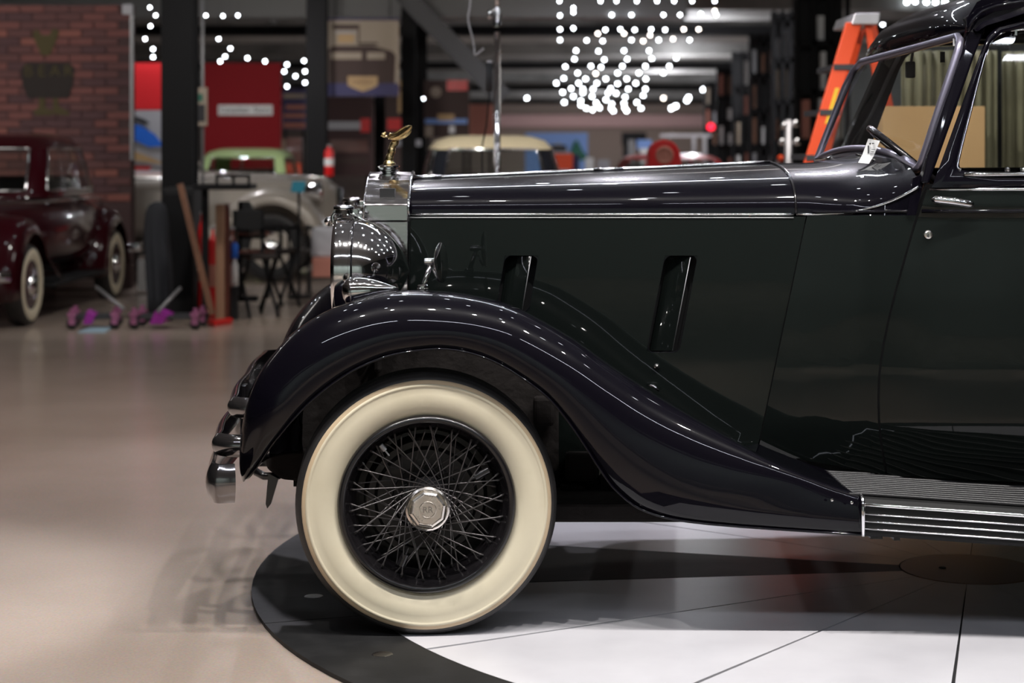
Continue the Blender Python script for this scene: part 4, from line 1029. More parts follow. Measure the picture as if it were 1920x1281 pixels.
# ------------------------------------------------------------------ banners and posters
def board(name, label, cat, u0, u1, v0, v1, y, m, d=.03):
    o = obj(name, pxbox(u0, u1, v0, v1, y, d), m); tag(o, label, cat)
    a_, b_ = P(u0, v1, y), P(u1, v0, y); ins = (b_.x - a_.x) * .12
    for x in (a_.x + ins, b_.x - ins):
        if v1 <= 200: obj('hanging_cable', box(x - .006, x + .006, y + .01, y + .022, b_.z, 4.0), 'steelblack', o)
        else: obj('post', box(x - .02, x + .02, y + d * .5, y + d * .5 + .04, Z0, a_.z + .02), 'steelblack', o)
    return o
def flat(name, parent, u0, u1, v0, v1, y, m): return obj(name, pxbox(u0, u1, v0, v1, y, .004), m, parent)
b1 = board('banner', 'bright red banner left of the black column, above the blue car picture', 'banner', 248, 308, 118, 206, 17.0, 'brightred')
b2 = board('poster', 'poster with a blue car under the bright red banner', 'poster', 248, 308, 207, 330, 16.92, 'pale')
y_ = 16.91
for pts, m in (([(249, 232), (268, 238), (290, 252), (303, 268), (303, 274), (280, 276), (249, 262)], 'blue'), ([(249, 216), (272, 224), (282, 232), (270, 234), (249, 226)], 'ink'),
               ([(249, 282), (300, 302), (303, 308), (249, 300)], 'tan'), ([(252, 312), (285, 312), (270, 330), (256, 330)], 'brightred')):
    obj('print', prism([P(a, b, y_ - .004) for a, b in pts], (0, .003, 0)), m, b2)
b3 = board('banner', 'large dark red banner with a white name label, right of the black column', 'banner', 380, 527, 118, 316, 21.7, 'red')
flat('label', b3, 409, 511, 197, 216, 21.68, 'white')
text('label_lettering', 'Canadian  Story', P(460, 206.5, 21.67), .113, 'ink', b3, ext=.001)
b4 = board('poster', 'hanging beige poster of a dark vintage car with an orange crest', 'poster', 613, 748, 36, 180, 20.0, 'posterbeige')
yq = 19.99
flat('print', b4, 613, 748, 34, 38, yq, 'purple')
for (a, b, c, d, m) in ((624, 671, 46, 55, 'posterdark'), (628, 668, 59, 62, 'pale'), (634, 664, 64, 80, 'tan'), (671, 674, 46, 84, 'posterdark'), (671, 708, 80, 84, 'posterdark')): flat('print', b4, a, b, c, d, yq, m)
obj('print', prism([P(a, b, yq - .002) for a, b in ((616, 92), (625, 86), (700, 86), (735, 96), (742, 104), (740, 158), (616, 158))], (0, .004, 0)), 'posterdark', b4)
flat('print', b4, 620, 678, 98, 111, yq - .006, 'posterbeige'); flat('print', b4, 688, 722, 98, 111, yq - .006, 'posterbeige')
flat('print', b4, 613, 748, 156, 180, yq - .004, 'purple')
obj('crest', prism([P(a, b, yq - .012) for a, b in ((652, 143), (708, 143), (708, 160), (698, 166), (680, 172), (664, 166), (652, 160))], (0, .006, 0)), 'tan', b4)
text('crest_lettering', 'FORDOR', P(680, 154, yq - .016), .075, 'wood', b4, ext=.001) if False else text('crest_lettering', 'TORPEDO', P(680, 154, yq - .016), .065, 'wood', b4, ext=.001)
b5 = board('poster', 'dark poster with a pale disc and red panel beside the chrome pole', 'poster', 795, 880, 150, 258, 24.0, 'posterdark')
flat('print', b5, 838, 877, 150, 170, 23.99, 'redpaint'); flat('print', b5, 797, 876, 223, 232, 23.99, 'sky')
obj('print', lathe([(.0005, 0), (.085, 0)], P(817, 173, 23.985), 'y', 20), 'posterbeige', b5); flat('print', b5, 820, 852, 214, 226, 23.985, 'tan')
flat('print', b5, 842, 853, 236, 250, 23.985, 'white'); flat('print', b5, 797, 812, 236, 256, 23.985, 'posterbeige')
board('poster', 'salmon coloured board between the cream roof and the chrome pole', 'poster', 874, 925, 196, 254, 26.0, 'salmon')
b6 = board('partition_panel', 'dark brick red display panel under the hanging poster', 'panel', 610, 700, 181, 330, 22.5, 'mortar')
flat('print', b6, 612, 676, 228, 243, 22.49, 'pale'); flat('print', b6, 676, 694, 222, 248, 22.485, 'redpaint'); flat('print', b6, 620, 690, 262, 285, 22.485, 'brown'); flat('print', b6, 622, 690, 296, 308, 22.485, 'posterdark')
b7 = board('partition_panel', 'tan display panel behind the gold hood ornament', 'panel', 722, 772, 150, 330, 22.7, 'posterdark')
flat('print', b7, 744, 770, 150, 164, 22.69, 'tan'); flat('print', b7, 746, 772, 170, 212, 22.69, 'tan'); flat('print', b7, 726, 772, 222, 244, 22.69, 'redpaint'); flat('print', b7, 740, 790, 262, 274, 22.685, 'pale')
b8 = board('sign', 'dim violet sign board under the cluster of lamps left of the second column', 'sign', 530, 574, 166, 243, 23.0, 'purple')
flat('print', b8, 532, 572, 176, 184, 22.99, 'posterbeige'); flat('print', b8, 536, 572, 197, 205, 22.99, 'salmon'); flat('print', b8, 532, 572, 213, 221, 22.99, 'salmon'); flat('print', b8, 532, 572, 230, 240, 22.99, 'salmon')
b9 = board('display_case', 'orange and brown display case left of the second column', 'case', 534, 566, 258, 330, 22.0, 'brown')
flat('print', b9, 536, 564, 306, 326, 21.99, 'orange'); flat('print', b9, 528, 535, 262, 288, 21.985, 'posterbeige')
bm_ = board('mural', 'far mural of blue sky, mountains and pine trees', 'mural', 985, 1102, 249, 330, 46, 'sky')
obj('print', prism([P(a, b, 45.96) for a, b in ((1020, 330), (1028, 272), (1050, 268), (1066, 282), (1080, 330))], (0, .02, 0)), 'pale', bm_)
obj('print', prism([P(a, b, 45.9) for a, b in ((1068, 290), (1076, 268), (1082, 262), (1094, 285), (1100, 290), (1100, 300), (1070, 300))], (0, .02, 0)), 'green', bm_)
flat('print', bm_, 1026, 1062, 272, 284, 45.92, 'ink')
board('crate', 'bright orange crate beside the cream-roofed car', 'crate', 1040, 1074, 288, 318, 24, 'orange', .3)
board('crate', 'violet-black crate right behind the orange crate', 'crate', 1072, 1086, 290, 330, 26, 'purple', .3)
board('box', 'white box on the floor far behind the bonnet, left one', 'box', 1098, 1113, 296, 330, 30, 'white', .3)
board('box', 'pale square box between mural and dark screen', 'box', 1122, 1143, 300, 330, 30, 'pale', .3)
sc1 = board('screen', 'dark wall screen on the far beige wall', 'screen', 1166, 1212, 248, 272, 60, 'dark', .2); flat('bracket', sc1, 1168, 1180, 272, 296, 60.05, 'dark')
for (a, b, c, d, m, l) in ((1178, 1190, 262, 330, 'grey', 'grey upright panel left of the red pump'), (1194, 1222, 262, 280, 'sky', 'pale blue board behind the red pump'), (1200, 1216, 278, 330, 'white', 'white narrow board left of the red pump')):
    board('display_board', l, 'board', a, b, c, d, 28 + a % 5 * .3, m)
gt = obj('gantry_frame', join(pxbox(1238, 1334, 251, 257, 30, .06), pxbox(1298, 1304, 257, 330, 30, .06), pxbox(1318, 1325, 257, 330, 30, .06)), 'alu'); [obj('post', box(P(u, 0, 30).x, P(u + 6, 0, 30).x, 30, 30.06, Z0, P(0, 329, 30).z), 'alu', gt) for u in (1298, 1318)]; tag(gt, 'pale metal frame standing behind the red car', 'frame')

# red rounded pump
yp = 9.0
pts = [(1216, 312), (1216, 284), (1222, 272), (1232, 265), (1245, 262), (1258, 265), (1268, 272), (1275, 284), (1278, 312)]
pu = thing('display_pump', 'bright red round-topped pump behind the middle of the bonnet', 'pump', (P(1246, 0, yp).x, yp, Z0))
hd_ = obj('pump_head', prism([P(a, b, yp) for a, b in pts], (0, .2, 0)), 'redpaint', pu, bevel=.01)
obj('pump_dial', lathe([(.0005, -.01), (.02, -.012), (.045, -.006), (.05, -.014), (.066, -.014), (.07, 0)], P(1246, 291, yp - .0), 'y', 28), 'salmon', pu, True)
obj('pump_body', box(P(1220, 0, yp).x, P(1272, 0, yp).x, yp, yp + .2, Z0, P(0, 312, yp).z), 'redpaint', pu, bevel=.01)
obj('pump_base', box(P(1214, 0, yp).x, P(1280, 0, yp).x, yp - .03, yp + .24, Z0, .08), 'dark', pu)

# ------------------------------------------------------------------ columns, roof truss, racks
def column(u0, u1, y, m='steelblack', d=.3, v0=-400):
    a = P(u0, 0, y).x; b = P(u1, 0, y).x; w_ = b - a; zt = 4.0
    o = obj('column', join(box(a, b, y, y + .03, Z0, zt), box(a, b, y + d - .03, y + d, Z0, zt), box((a + b) / 2 - .02, (a + b) / 2 + .02, y + .03, y + d - .03, Z0, zt), box(a - .06, b + .06, y - .06, y + d + .06, Z0, .02)), m); struct(o); return o
column(302, 362, 11.2); column(574, 611, 18.4); column(702, 724, 23.2); column(752, 778, 21.5); column(780, 800, 26)
for (a, b, y) in ((350, 355, 11.6), (377, 383, 12.5), (609, 614, 19.8)):
    o = obj('conduit_pipe', tube([P(a, 0, y) * 1.0 - Vector((0, 0, 0))], .012, 8) if False else tube([Vector((P((a + b) / 2, 0, y).x, y, Z0)), Vector((P((a + b) / 2, 0, y).x, y, 4.0))], (b - a) / 2 * (y - CAMY) / F, 8), 'grey', None, True); struct(o)
o = obj('roof_truss', bar(P(700, -70, 20.5), P(945, 185, 20.5), .26, .4), 'darkgrey'); struct(o)
o = obj('roof_truss', bar(P(380, -60, 26), P(520, 30, 26), .3, .4), 'darkgrey'); struct(o)
o = obj('ceiling_duct', box(-9, 2.5, 21.6, 22.4, 3.3, 3.9), 'ceiling'); struct(o)
# tall open racks along the right wall
rk_cols = ['white', 'pale', 'posterbeige', 'salmon', 'dark', 'wood', 'grey']
for k, (y, u0, u1, vt) in enumerate(((16, 1496, 1590, -40), (19.5, 1452, 1500, 20), (23, 1408, 1456, 62), (28, 1376, 1410, 96), (35, 1346, 1378, 126), (44, 1322, 1348, 152))):
    x0, x1 = P(u0, 0, y).x, P(u1, 0, y).x; zt = P(0, vt, y).z; zt = min(zt, 3.3)
    nth = ['nearest', 'second', 'third', 'fourth', 'fifth', 'sixth'][k]
    rk = thing('storage_rack', 'tall black rack with pale goods, %s of the row behind the ladder' % nth, 'rack', ((x0 + x1) / 2, y, Z0))
    nb = 3 if k < 3 else 2
    for i in range(nb + 1):
        x = lerp(x0, x1, i / nb); obj('upright', box(x - .025, x + .025, y, y + .06, Z0, zt), 'steelblack', rk)
    ns = 6
    for j in range(ns):
        z = lerp(.4, zt - .1, j / (ns - 1)); obj('shelf', box(x0, x1, y, y + .35, z - .03, z + .03), 'steelblack', rk)
        for i in range(nb):
            xa_, xb_ = lerp(x0, x1, i / nb), lerp(x0, x1, (i + 1) / nb)
            if j < ns - 1 and random.random() < .85:
                hgt = (zt - .5) / (ns - 1) * random.uniform(.45, .85); wd = random.uniform(.25, .5) * (xb_ - xa_); xc = lerp(xa_ + wd / 2 + .04, xb_ - wd / 2 - .04, random.random())
                obj('stored_panel', box(xc - wd / 2, xc + wd / 2, y + .08, y + .2, z + .03, z + .03 + hgt), random.choice(rk_cols), rk)
    obj('backing', box(x0, x1, y + .36, y + .38, Z0, zt), 'dark', rk)
# chrome horn/lamp stand near the racks
hs = thing('lamp_stand', 'polished metal lamp stand with four shades by the racks', 'stand', (P(1478, 0, 10).x, 10, Z0))
obj('pole', tube([Vector((P(1478, 0, 10).x, 10, Z0)), P(1478, 225, 10)], .03, 10), 'alu', hs, True)
for (a, b) in ((1470, 236), (1491, 232), (1466, 266), (1494, 266)):
    obj('shade', lathe([(.0005, -.03), (.03, -.025), (.035, 0), (.02, .03), (.0005, .035)], P(a, b, 10), 'z', 14), 'chrome', hs, True)
obj('base', lathe([(.0005, .04), (.15, .03), (.17, 0)], (P(1478, 0, 10).x, 10, Z0), 'z', 20), 'alu', hs, True)
obj('amber_lens', lathe([(.0005, -.03), (.03, 0), (.0005, .03)], P(1464, 297, 9.9), 'y', 12), 'orange', hs, True)
rd_ = obj('exit_beacon', lathe([(.0005, -.08), (.06, -.05), (.08, 0), (.06, .05), (.0005, .08)], P(1333, 238, 34), 'z', 14), mat('lit_red', (1, .02, .05), .4, emit=3), None, True); obj('post', box(P(1331, 0, 34).x, P(1335, 0, 34).x, 33.98, 34.02, Z0, P(0, 240, 34).z), 'steelblack', rd_); tag(rd_, 'small glowing red beacon on the rack end', 'lamp')

# ------------------------------------------------------------------ step ladder behind the car
yl = 4.6
ld = thing('step_ladder', 'tall orange step ladder with a grey top behind the windscreen', 'ladder', (P(1590, 0, yl).x, yl, Z0))
def lad_pt(u, v): return P(u, v, yl)
def rail(u0, v0, u1, v1, y, wpx, nm='rail'):
    A, B = P(u0, v0, y), P(u1, v1, y); d = (B - A); k = (A.z - Z0) / (A.z - B.z); B = A + d * k
    wd = wpx * (y - CAMY) / F
    s = Vector((wd, 0, 0))
    V = [A - s / 2, A + s / 2, B + s / 2, B - s / 2]
    return obj(nm, prism(V, (0, .03, 0)), 'orange', ld, bevel=.004)
rail(1602, 42, 1522, 308, yl, 30); rail(1616, 42, 1540, 308, yl + .55, 22)
rail(1628, 42, 1668, 300, yl + .03, 13); rail(1636, 42, 1690, 300, yl + .5, 13)
cap_ = obj('top_cap', prism([P(1597, 46, yl - .02), P(1597, 42, yl - .02), P(1603, 25, yl - .02), P(1651, 24, yl - .02), P(1648, 46, yl - .02)], (0, .6, 0)), 'alu', ld, bevel=.006)
for i, v in enumerate((124, 209, 294, 379, 464, 549)):
    u = 1566 + (v - 124) * (1508 - 1566) / 170 * 1.0
    u = 1597 - (v - 42) * .302 + 0
    a = P(u - 9, v, yl - .01)
    obj('step', box(a.x, a.x + .11, yl - .012, yl + .57, a.z - .02, a.z + .01), 'darkgrey', ld)
for v in (118, 200, 290):
    A, B = P(1634 + (v - 42) * .17, v, yl + .02), P(1634 + (v - 42) * .2, v, yl + .5); obj('brace', bar(A, B, .02, .02), 'orange', ld)
for v0, v1 in ((165, 232),):
    sl = [(1597 - (v0 - 42) * .302 + 6, v0), (1597 - (v0 - 42) * .302 + 14, v0), (1597 - (v1 - 42) * .302 + 14, v1), (1597 - (v1 - 42) * .302 + 7, v1)]
    obj('warning_label', prism([P(a, b, yl - .003) for a, b in sl], (0, .003, 0)), 'yellow', ld)
# cardboard and canvas seen through the car
cb = obj('cardboard_box', box(P(1672, 0, 3.2).x, P(1868, 0, 3.2).x, 3.42, 3.8, Z0, P(0, 199, 3.4).z), 'cardboard'); tag(cb, 'tall plain cardboard carton seen through the car windows', 'box')
cv_rows = []
for k in range(60):
    s = k / 59; x = lerp(P(1690, 0, 4.0).x, P(1868, 0, 4.0).x, s); cv_rows.append([Vector((x, 4.0 + .03 * math.sin(s * 60) + .015 * math.sin(s * 23), z)) for z in (Z0, .8, 1.6, P(0, 95, 4).z)])
cvs = obj('canvas_sheet', grid(cv_rows), 'olive', None, True); so = cvs.modifiers.new('s', 'SOLIDIFY'); so.thickness = .006; tag(cvs, 'olive brown canvas sheet hanging behind the cardboard carton', 'sheet')
cv_rows = [[p + Vector((.54, .1, 0)) for p in r] for r in cv_rows]
cvs = obj('canvas_sheet', grid(cv_rows), 'olive', None, True); so = cvs.modifiers.new('s', 'SOLIDIFY'); so.thickness = .006; tag(cvs, 'olive canvas sheet seen at the right edge through the door window', 'sheet')
struct(obj('column', box(P(1868, 0, 4.6).x, P(1893, 0, 4.6).x, 4.6, 4.8, Z0, 4.0), 'steelblack'))

# ------------------------------------------------------------------ chrome pole, wire
yf = 5.4
fp = thing('pole_stand', 'tall polished metal pole standing behind the black bonnet', 'pole', (P(932, 0, yf).x, yf, Z0))
px = P(932, 0, yf).x
obj('lower_tube', tube([(px, yf, Z0), (px, yf, P(0, 60, yf).z)], .019, 16), 'pinkchrome' if False else 'chrome', fp, True)
obj('collar', lathe([(.0005, 0), (.026, 0), (.026, .10), (.022, .11), (.0005, .11)], (px, yf, P(0, 50, yf).z), 'z', 20), 'chrome', fp, True, auto=50)
obj('upper_tube', tube([(px, yf, P(0, 48, yf).z), (px, yf, P(0, -140, yf).z)], .014, 16), 'chrome', fp, True)
obj('knob', lathe([(.0005, -.03), (.014, -.02), (.014, .02), (.0005, .03)], P(918, 27, yf), 'z', 12), 'chrome', fp, True)
obj('clip', lathe([(.0005, -.03), (.012, -.02), (.012, .02), (.0005, .03)], P(938, 96, yf - .01), 'y', 12), 'chrome', fp, True)
obj('foot_plate', lathe([(.0005, .03), (.09, .02), (.1, 0)], (px, yf, Z0), 'z', 32), 'steelblack', fp, True)
mc = thing('hanging_microphone', 'slim dark cylinder with a thin cable hanging beside the chrome pole', 'microphone', P(917, 175, yf + .1))
obj('body', tube([P(918, 117, yf + .1), P(917, 172, yf + .1)], .02, 14), 'darkgrey', mc, True); obj('cap', lathe([(.0005, .01), (.021, .008), (.021, -.006)], P(918, 116, yf + .1), 'z', 16), 'alu', mc, True)
obj('cable', tube([P(917, 172, yf + .1), P(915, 200, yf + .1), P(912, 235, yf + .1), P(904, 275, yf + .1), P(904, 420, yf + .1), Vector((P(904, 0, yf + .1).x, yf + .1, Z0))], .005, 6), 'dark', mc, True)
wi = obj('hanging_wire', tube(catmull([P(886, -120, yf), P(882, 0, yf), P(878, 28, yf), P(879, 45, yf), P(885, 68, yf), P(889, 90, yf), P(890, 103, yf), P(898, 98, yf), P(907, 91, yf)], 4), [.004] * 4 + [.006] * 28 + [.009], 6), 'alu', None, True); tag(wi, 'thin pale wire hanging in a hook left of the chrome pole', 'wire')

# ------------------------------------------------------------------ clutter under the first column
yk = 10.6
wp = obj('wooden_plank', bar(P(338, 345, 9.98), P(398, 590, 9.90), .045, .05), 'wood'); tag(wp, 'thin brown plank leaning against the black column', 'plank')
cbn = thing('cabinet', 'black cabinet wrapped round the foot of the first column', 'cabinet', (P(350, 0, yk).x, yk, Z0))
obj('body', box(P(300, 0, yk).x, P(360, 0, yk).x, yk + .08, yk + .55, Z0, P(0, 352, yk).z), 'dark', cbn, bevel=.02); obj('door', pxbox(306, 348, 365, 556, yk + .06, .02), 'steelblack', cbn); obj('door', pxbox(351, 359, 365, 556, yk + .06, .02), 'steelblack', cbn)
tr_ = thing('equipment_tray', 'black tray table in front of the pale green car', 'tray', (P(420, 0, 10.1).x, 10.1, Z0))
obj('tray_top', pxbox(362, 470, 346, 356, 10.05, .4), 'steelblack', tr_, bevel=.01); obj('tray_rim', pxbox(405, 466, 327, 332, 10.05, .02), 'steelblack', tr_)
for u in (404, 464, 435): obj('tray_post', pxbox(u, u + 5, 327, 348, 10.05, .02), 'steelblack', tr_)
obj('tray_leg', box(P(378, 0, 10.2).x, P(390, 0, 10.2).x, 10.2, 10.24, Z0, P(0, 356, 10.2).z), 'steelblack', tr_)
jk_rows = []
for (v, w0, w1) in ((379, 289, 300), (384, 279, 309), (398, 273, 314), (420, 270, 317), (450, 269, 317), (480, 271, 320), (520, 273, 322), (556, 276, 322), (601, 278, 320)):
    yj = 10.42; a, b = P(w0, v, yj), P(w1, v, yj); c = (a + b) / 2; hw = (b.x - a.x) / 2; wv = max(0, (v - 400) / 175)
    jk_rows.append([Vector((c.x + hw * math.cos(q) * (1 + .10 * wv * math.sin(7 * q)), yj + .10 * math.sin(q) * (1 + .25 * wv * math.sin(7 * q)), c.z)) for q in [2 * PI * k / 56 for k in range(56)]])
jk = obj('draped_cover', grid(jk_rows, True, False, True), mat('charcoal_cloth', (.022, .024, .03), .85), None, True); tag(jk, 'dark charcoal cloth cover draped over a stand beside the maroon car', 'cover')
po = obj('timber_post', box(P(404, 0, 10.3).x, P(419, 0, 10.3).x, 10.3, 10.39, Z0, P(0, 384, 10.3).z), mat('raw_timber', (.36, .2, .12), .7), bevel=.004); tag(po, 'raw timber post standing right of the leaning plank', 'post')
po = obj('steel_post', box(P(419, 0, 10.5).x, P(429, 0, 10.5).x, 10.5, 10.59, Z0, P(0, 382, 10.5).z), 'brown', bevel=.004); tag(po, 'dark brown post just right of the timber post', 'post')
for (u, v0, v1, l) in ((379, 402, 530, 'red cylinder bottle left of the timber post, taller one'), (399, 430, 540, 'red cylinder bottle touching the timber post, shorter one'), (436, 430, 480, 'dark red bottle behind the dark brown post'), (617, 275, 330, 'red fire extinguisher on the second column')):
    yy_ = 10.8 if u < 500 else 18.34
    t_ = thing('gas_bottle' if u < 500 else 'fire_extinguisher', l, 'cylinder', P(u, v1, yy_)); sc_ = (yy_ - CAMY) / F; hh_ = (v1 - v0) * sc_
    zb0 = P(0, v1, yy_).z if u > 500 else Z0; hh_ = P(0, v0, yy_).z - zb0
    obj('tank', lathe([(.0005, 0), (8 * sc_, 0), (8.5 * sc_, .02), (8.5 * sc_, hh_ * .82), (6 * sc_, hh_ * .9), (2.5 * sc_, hh_ * .94), (2.5 * sc_, hh_), (.0005, hh_)], (P(u, 0, yy_).x, yy_, zb0), 'z', 20), 'redpaint' if u != 436 else 'brown', t_, True, auto=50)
    obj('valve', box(P(u - 4, 0, yy_).x, P(u + 5, 0, yy_).x, yy_ - .01, yy_ + .01, zb0 + hh_, zb0 + hh_ + .02), 'grey', t_)
    obj('tank_label', lathe([(8.8 * sc_, hh_ * .35), (8.8 * sc_, hh_ * .6)], (P(u, 0, yy_).x, yy_, zb0), 'z', 20), 'white' if u > 500 else 'salmon', t_, True)
bo_ = thing('spray_bottle', 'white bottle with a blue top between the dark posts', 'bottle', (P(440, 0, 10.6).x, 10.6, Z0))
obj('body', lathe([(.0005, 0), (.03, 0), (.03, .18), (.012, .22), (.012, .25), (.0005, .25)], (P(440, 0, 10.6).x, 10.6, P(0, 537, 10.6).z), 'z', 16), 'white', bo_, True); obj('top', lathe([(.0005, .25), (.03, .24), (.03, .36), (.0005, .38)], (P(440, 0, 10.6).x, 10.6, P(0, 537, 10.6).z), 'z', 16), 'blue', bo_, True)
obj('stand', box(P(434, 0, 10.6).x, P(446, 0, 10.6).x, 10.56, 10.64, Z0, P(0, 537, 10.6).z), 'dark', bo_)
# director chairs / benches
def chair(u, y, seat_v, back_v, wpx, label, rot=0):
    c = P(u, seat_v, y); k = (y - CAMY) / F; hw = wpx * k / 2; zs = c.z; zb1 = P(0, back_v, y).z
    t = thing('folding_chair', label, 'chair', (c.x, y, Z0)); t['group'] = 'black chairs by the column'
    Rz = Matrix.Rotation(rot, 3, 'Z'); o0 = Vector((c.x, y, 0))
    def f(vf): return [o0 + Rz @ Vector(p) for p in vf[0]], vf[1]
    obj('seat', f(box(-hw, hw, -.2, .2, zs - .03, zs + .01)), 'seat', t, bevel=.01)
    obj('backrest', f(box(-hw, hw, .17, .2, zs + .2, zb1)), 'dark', t, bevel=.01)
    for sx in (-1, 1):
        obj('leg', f(bar((sx * hw, -.2, Z0), (sx * hw * .9, .18, zs + .02), .022, .022, (1, 0, 0))), 'steelblack', t)
        obj('leg', f(bar((sx * hw, .22, Z0), (sx * hw * .9, -.18, zs + .02), .022, .022, (1, 0, 0))), 'steelblack', t)
        obj('armrest', f(box(sx * hw - .02, sx * hw + .02, -.2, .2, zs + .2, zs + .23)), 'steelblack', t); obj('back_post', f(box(sx * hw - .012, sx * hw + .012, .17, .2, zs, zb1)), 'steelblack', t)
    return t
chair(480, 10.9, 478, 395, 56, 'black folding chair nearest the brown posts', .5); chair(524, 11.75, 470, 432, 38, 'black folding chair in the middle of the three', -.4); chair(562, 12.95, 468, 432, 36, 'black folding chair farthest right of the three', .2)
dk = thing('work_bench', 'dark slanting bench beside the posts with a brown top', 'bench', (P(470, 0, 11.2).x, 11.2, Z0))
obj('slanted_board', prism([P(446, 378, 11.2), P(466, 378, 11.2), P(500, 448, 11.2), P(446, 448, 11.2)], (0, .1, 0)), 'dark', dk); obj('shelf', pxbox(446, 505, 432, 442, 11.15, .3), 'brown', dk); obj('shelf', pxbox(448, 508, 470, 482, 11.15, .3), 'brown', dk)
obj('leg', pxbox(447, 454, 378, 566, 11.2, .05), 'dark', dk); obj('foot', pxbox(440, 482, 556, 566, 11.2, .1), 'dark', dk); obj('leg', pxbox(500, 505, 482, 560, 11.2, .05), 'dark', dk)
sgn = thing('sign_stand', 'small teal sign on a black stand in front of the silver roadster', 'sign', (P(560, 0, 12.3).x, 12.3, Z0))
obj('post', pxbox(558, 563, 360, 560, 12.3, .02), 'steelblack', sgn); obj('sign_plate', prism([P(545, 360, 12.27), P(548, 340, 12.27), P(574, 340, 12.27), P(569, 361, 12.27)], (0, .02, 0)), 'teal', sgn); obj('foot', pxbox(540, 582, 556, 561, 12.2, .2), 'steelblack', sgn)
wb_ = obj('white_cabinet', pxbox(583, 640, 428, 482, 13.2, .5), 'pale', bevel=.02); tag(wb_, 'low pale cabinet beside the headlamp, far behind the fender', 'cabinet')
wb2 = obj('tool_drawer', pxbox(585, 640, 484, 520, 13.0, .4), 'salmon', bevel=.01); tag(wb2, 'pinkish red low drawer unit under the pale cabinet', 'cabinet')
# car dollies on the floor
def dolly(x, y, rz, label, hl, hw):
    t = thing('wheel_dolly', label, 'dolly', (x, y, Z0), 'violet wheel dollies on the floor'); o0 = Vector((x, y, 0)); Rz = Matrix.Rotation(rz, 3, 'Z')
    def f(vf): return [o0 + Rz @ Vector(p) for p in vf[0]], vf[1]
    obj('frame', f(join(box(-hl, hl, -hw, -hw + .04, .07, .10), box(-hl, hl, hw - .04, hw, .07, .10))), 'darkgrey', t, bevel=.004)
    obj('cross_plate', f(join(prism([(-hl * .5, -hw - .01, .03), (-hl * .1, -hw - .01, .03), (hl * .1, -hw - .01, .10), (-hl * .3, -hw - .01, .14)], (0, hw * 2, 0)))), 'violet', t, bevel=.004)
    for (a, b) in ((-hl, -hw), (hl, -hw), (-hl, hw), (hl, hw)):
        cs_ = obj('caster', f(lathe([(.0005, -.018), (.04, -.018), (.046, -.012), (.046, .012), (.04, .018), (.0005, .018)], (a, b, .035), 'y', 20)), 'rubber', t, True, auto=50)
        obj('caster_bracket', f(join(box(a - .025, a + .025, b - .028, b - .02, .03, .11), box(a - .035, a + .035, b - .04, b + .04, .1, .125), lathe([(.0005, .04), (.018, .035), (.02, 0)], (a, b, .125), 'z', 12))), 'violetpink', cs_)
    return t
M['violetpink'] = mat('pink_plated_steel', (.55, .2, .38), .3, .6)
dolly(-3.40, 9.85, .12, 'violet and grey wheel dolly nearest the maroon car', .17, .13)
dolly(-2.80, 9.85, -.06, 'violet and grey wheel dolly next to the red mat, under the dark cover', .25, .13)
for (a, b, c, d, l) in ((180, 538, 232, 580, 'grey steel handle leaning on the dolly by the maroon car'), (338, 540, 296, 585, 'grey steel handle lying over the dolly by the red mat')):
    o = obj('jack_handle', tube([P(a, b, 9.9), P(c, d, 9.66)], .014, 8), 'grey', None, True); tag(o, l, 'handle')
o = obj('cloth_mat', prism([Vector((P(394, 0, 10.2).x, 10.05, Z0)), Vector((P(412, 0, 10.2).x, 9.95, Z0)), Vector((P(436, 0, 10.2).x, 10.22, Z0)), Vector((P(432, 0, 10.2).x, 10.27, Z0))], (0, 0, .05)), 'redpaint', bevel=.01); tag(o, 'red folded mat on the floor right of the dollies', 'mat')
o = obj('paper_sheet', prism([Vector((P(154, 0, 9.6).x, 9.45, Z0)), Vector((P(203, 0, 9.6).x, 9.45, Z0)), Vector((P(200, 0, 9.6).x, 9.85, Z0)), Vector((P(158, 0, 9.6).x, 9.85, Z0))], (0, 0, .01)), mat('pale_blue_paper', (.35, .5, .6), .6)); tag(o, 'pale blue sheet lying on the floor before the dollies', 'paper')
o = obj('long_box', pxbox(105, 200, 520, 541, 13.93, .1), mat('pale_pink_card', (.5, .38, .35), .7)); tag(o, 'long pale box lying on the floor beyond the maroon car', 'box')
o = obj('pale_card', pxbox(258, 276, 488, 545, 13.5, .05), 'white'); tag(o, 'white card standing beside the rear wheel of the maroon car', 'card')
o = obj('notice_board', pxbox(361, 388, 164, 236, 12.44, .04), 'posterbeige'); tag(o, 'small pale notice fixed on the pipe beside the black column', 'notice'); flat('print', o, 366, 380, 176, 190, 12.43, 'green'); flat('print', o, 368, 384, 196, 228, 12.43, 'ink')

# ------------------------------------------------------------------ hanging lamps
def pendant(name, label, group, loc, r, m, cord=True, first={}):
    key = (name, m)
    if key not in first:
        bm = bmesh.new(); bmesh.ops.create_icosphere(bm, subdivisions=2, radius=1.0)
        o = obj(name, bm, m, None, True)
        s = obj('socket', lathe([(.0005, 2.2), (.45, 2.1), (.5, .9)], (0, 0, 0), 'z', 8), 'dark'); s.parent = o
        k = obj('cord', tube([(0, 0, 0), (0, 0, 22.0)], .05, 4), 'dark'); k.parent = o
        first[key] = o
    else:
        s0_ = first[key]; o = s0_.copy(); C.objects.link(o)
        for ch in s0_.children:
            if ch.name.startswith('cord') and not cord: continue
            c = ch.copy(); C.objects.link(c); c.parent = o
    o.location = loc; o.scale = (r, r, r); tag(o, label, 'lamp', group)
    for ch in o.children:
        if ch.name.startswith('cord'): ch.location = (0, 0, 2.0); ch.scale = (1, 1, ((4.0 - loc[2]) / r - 2.0) / 22)
    return o
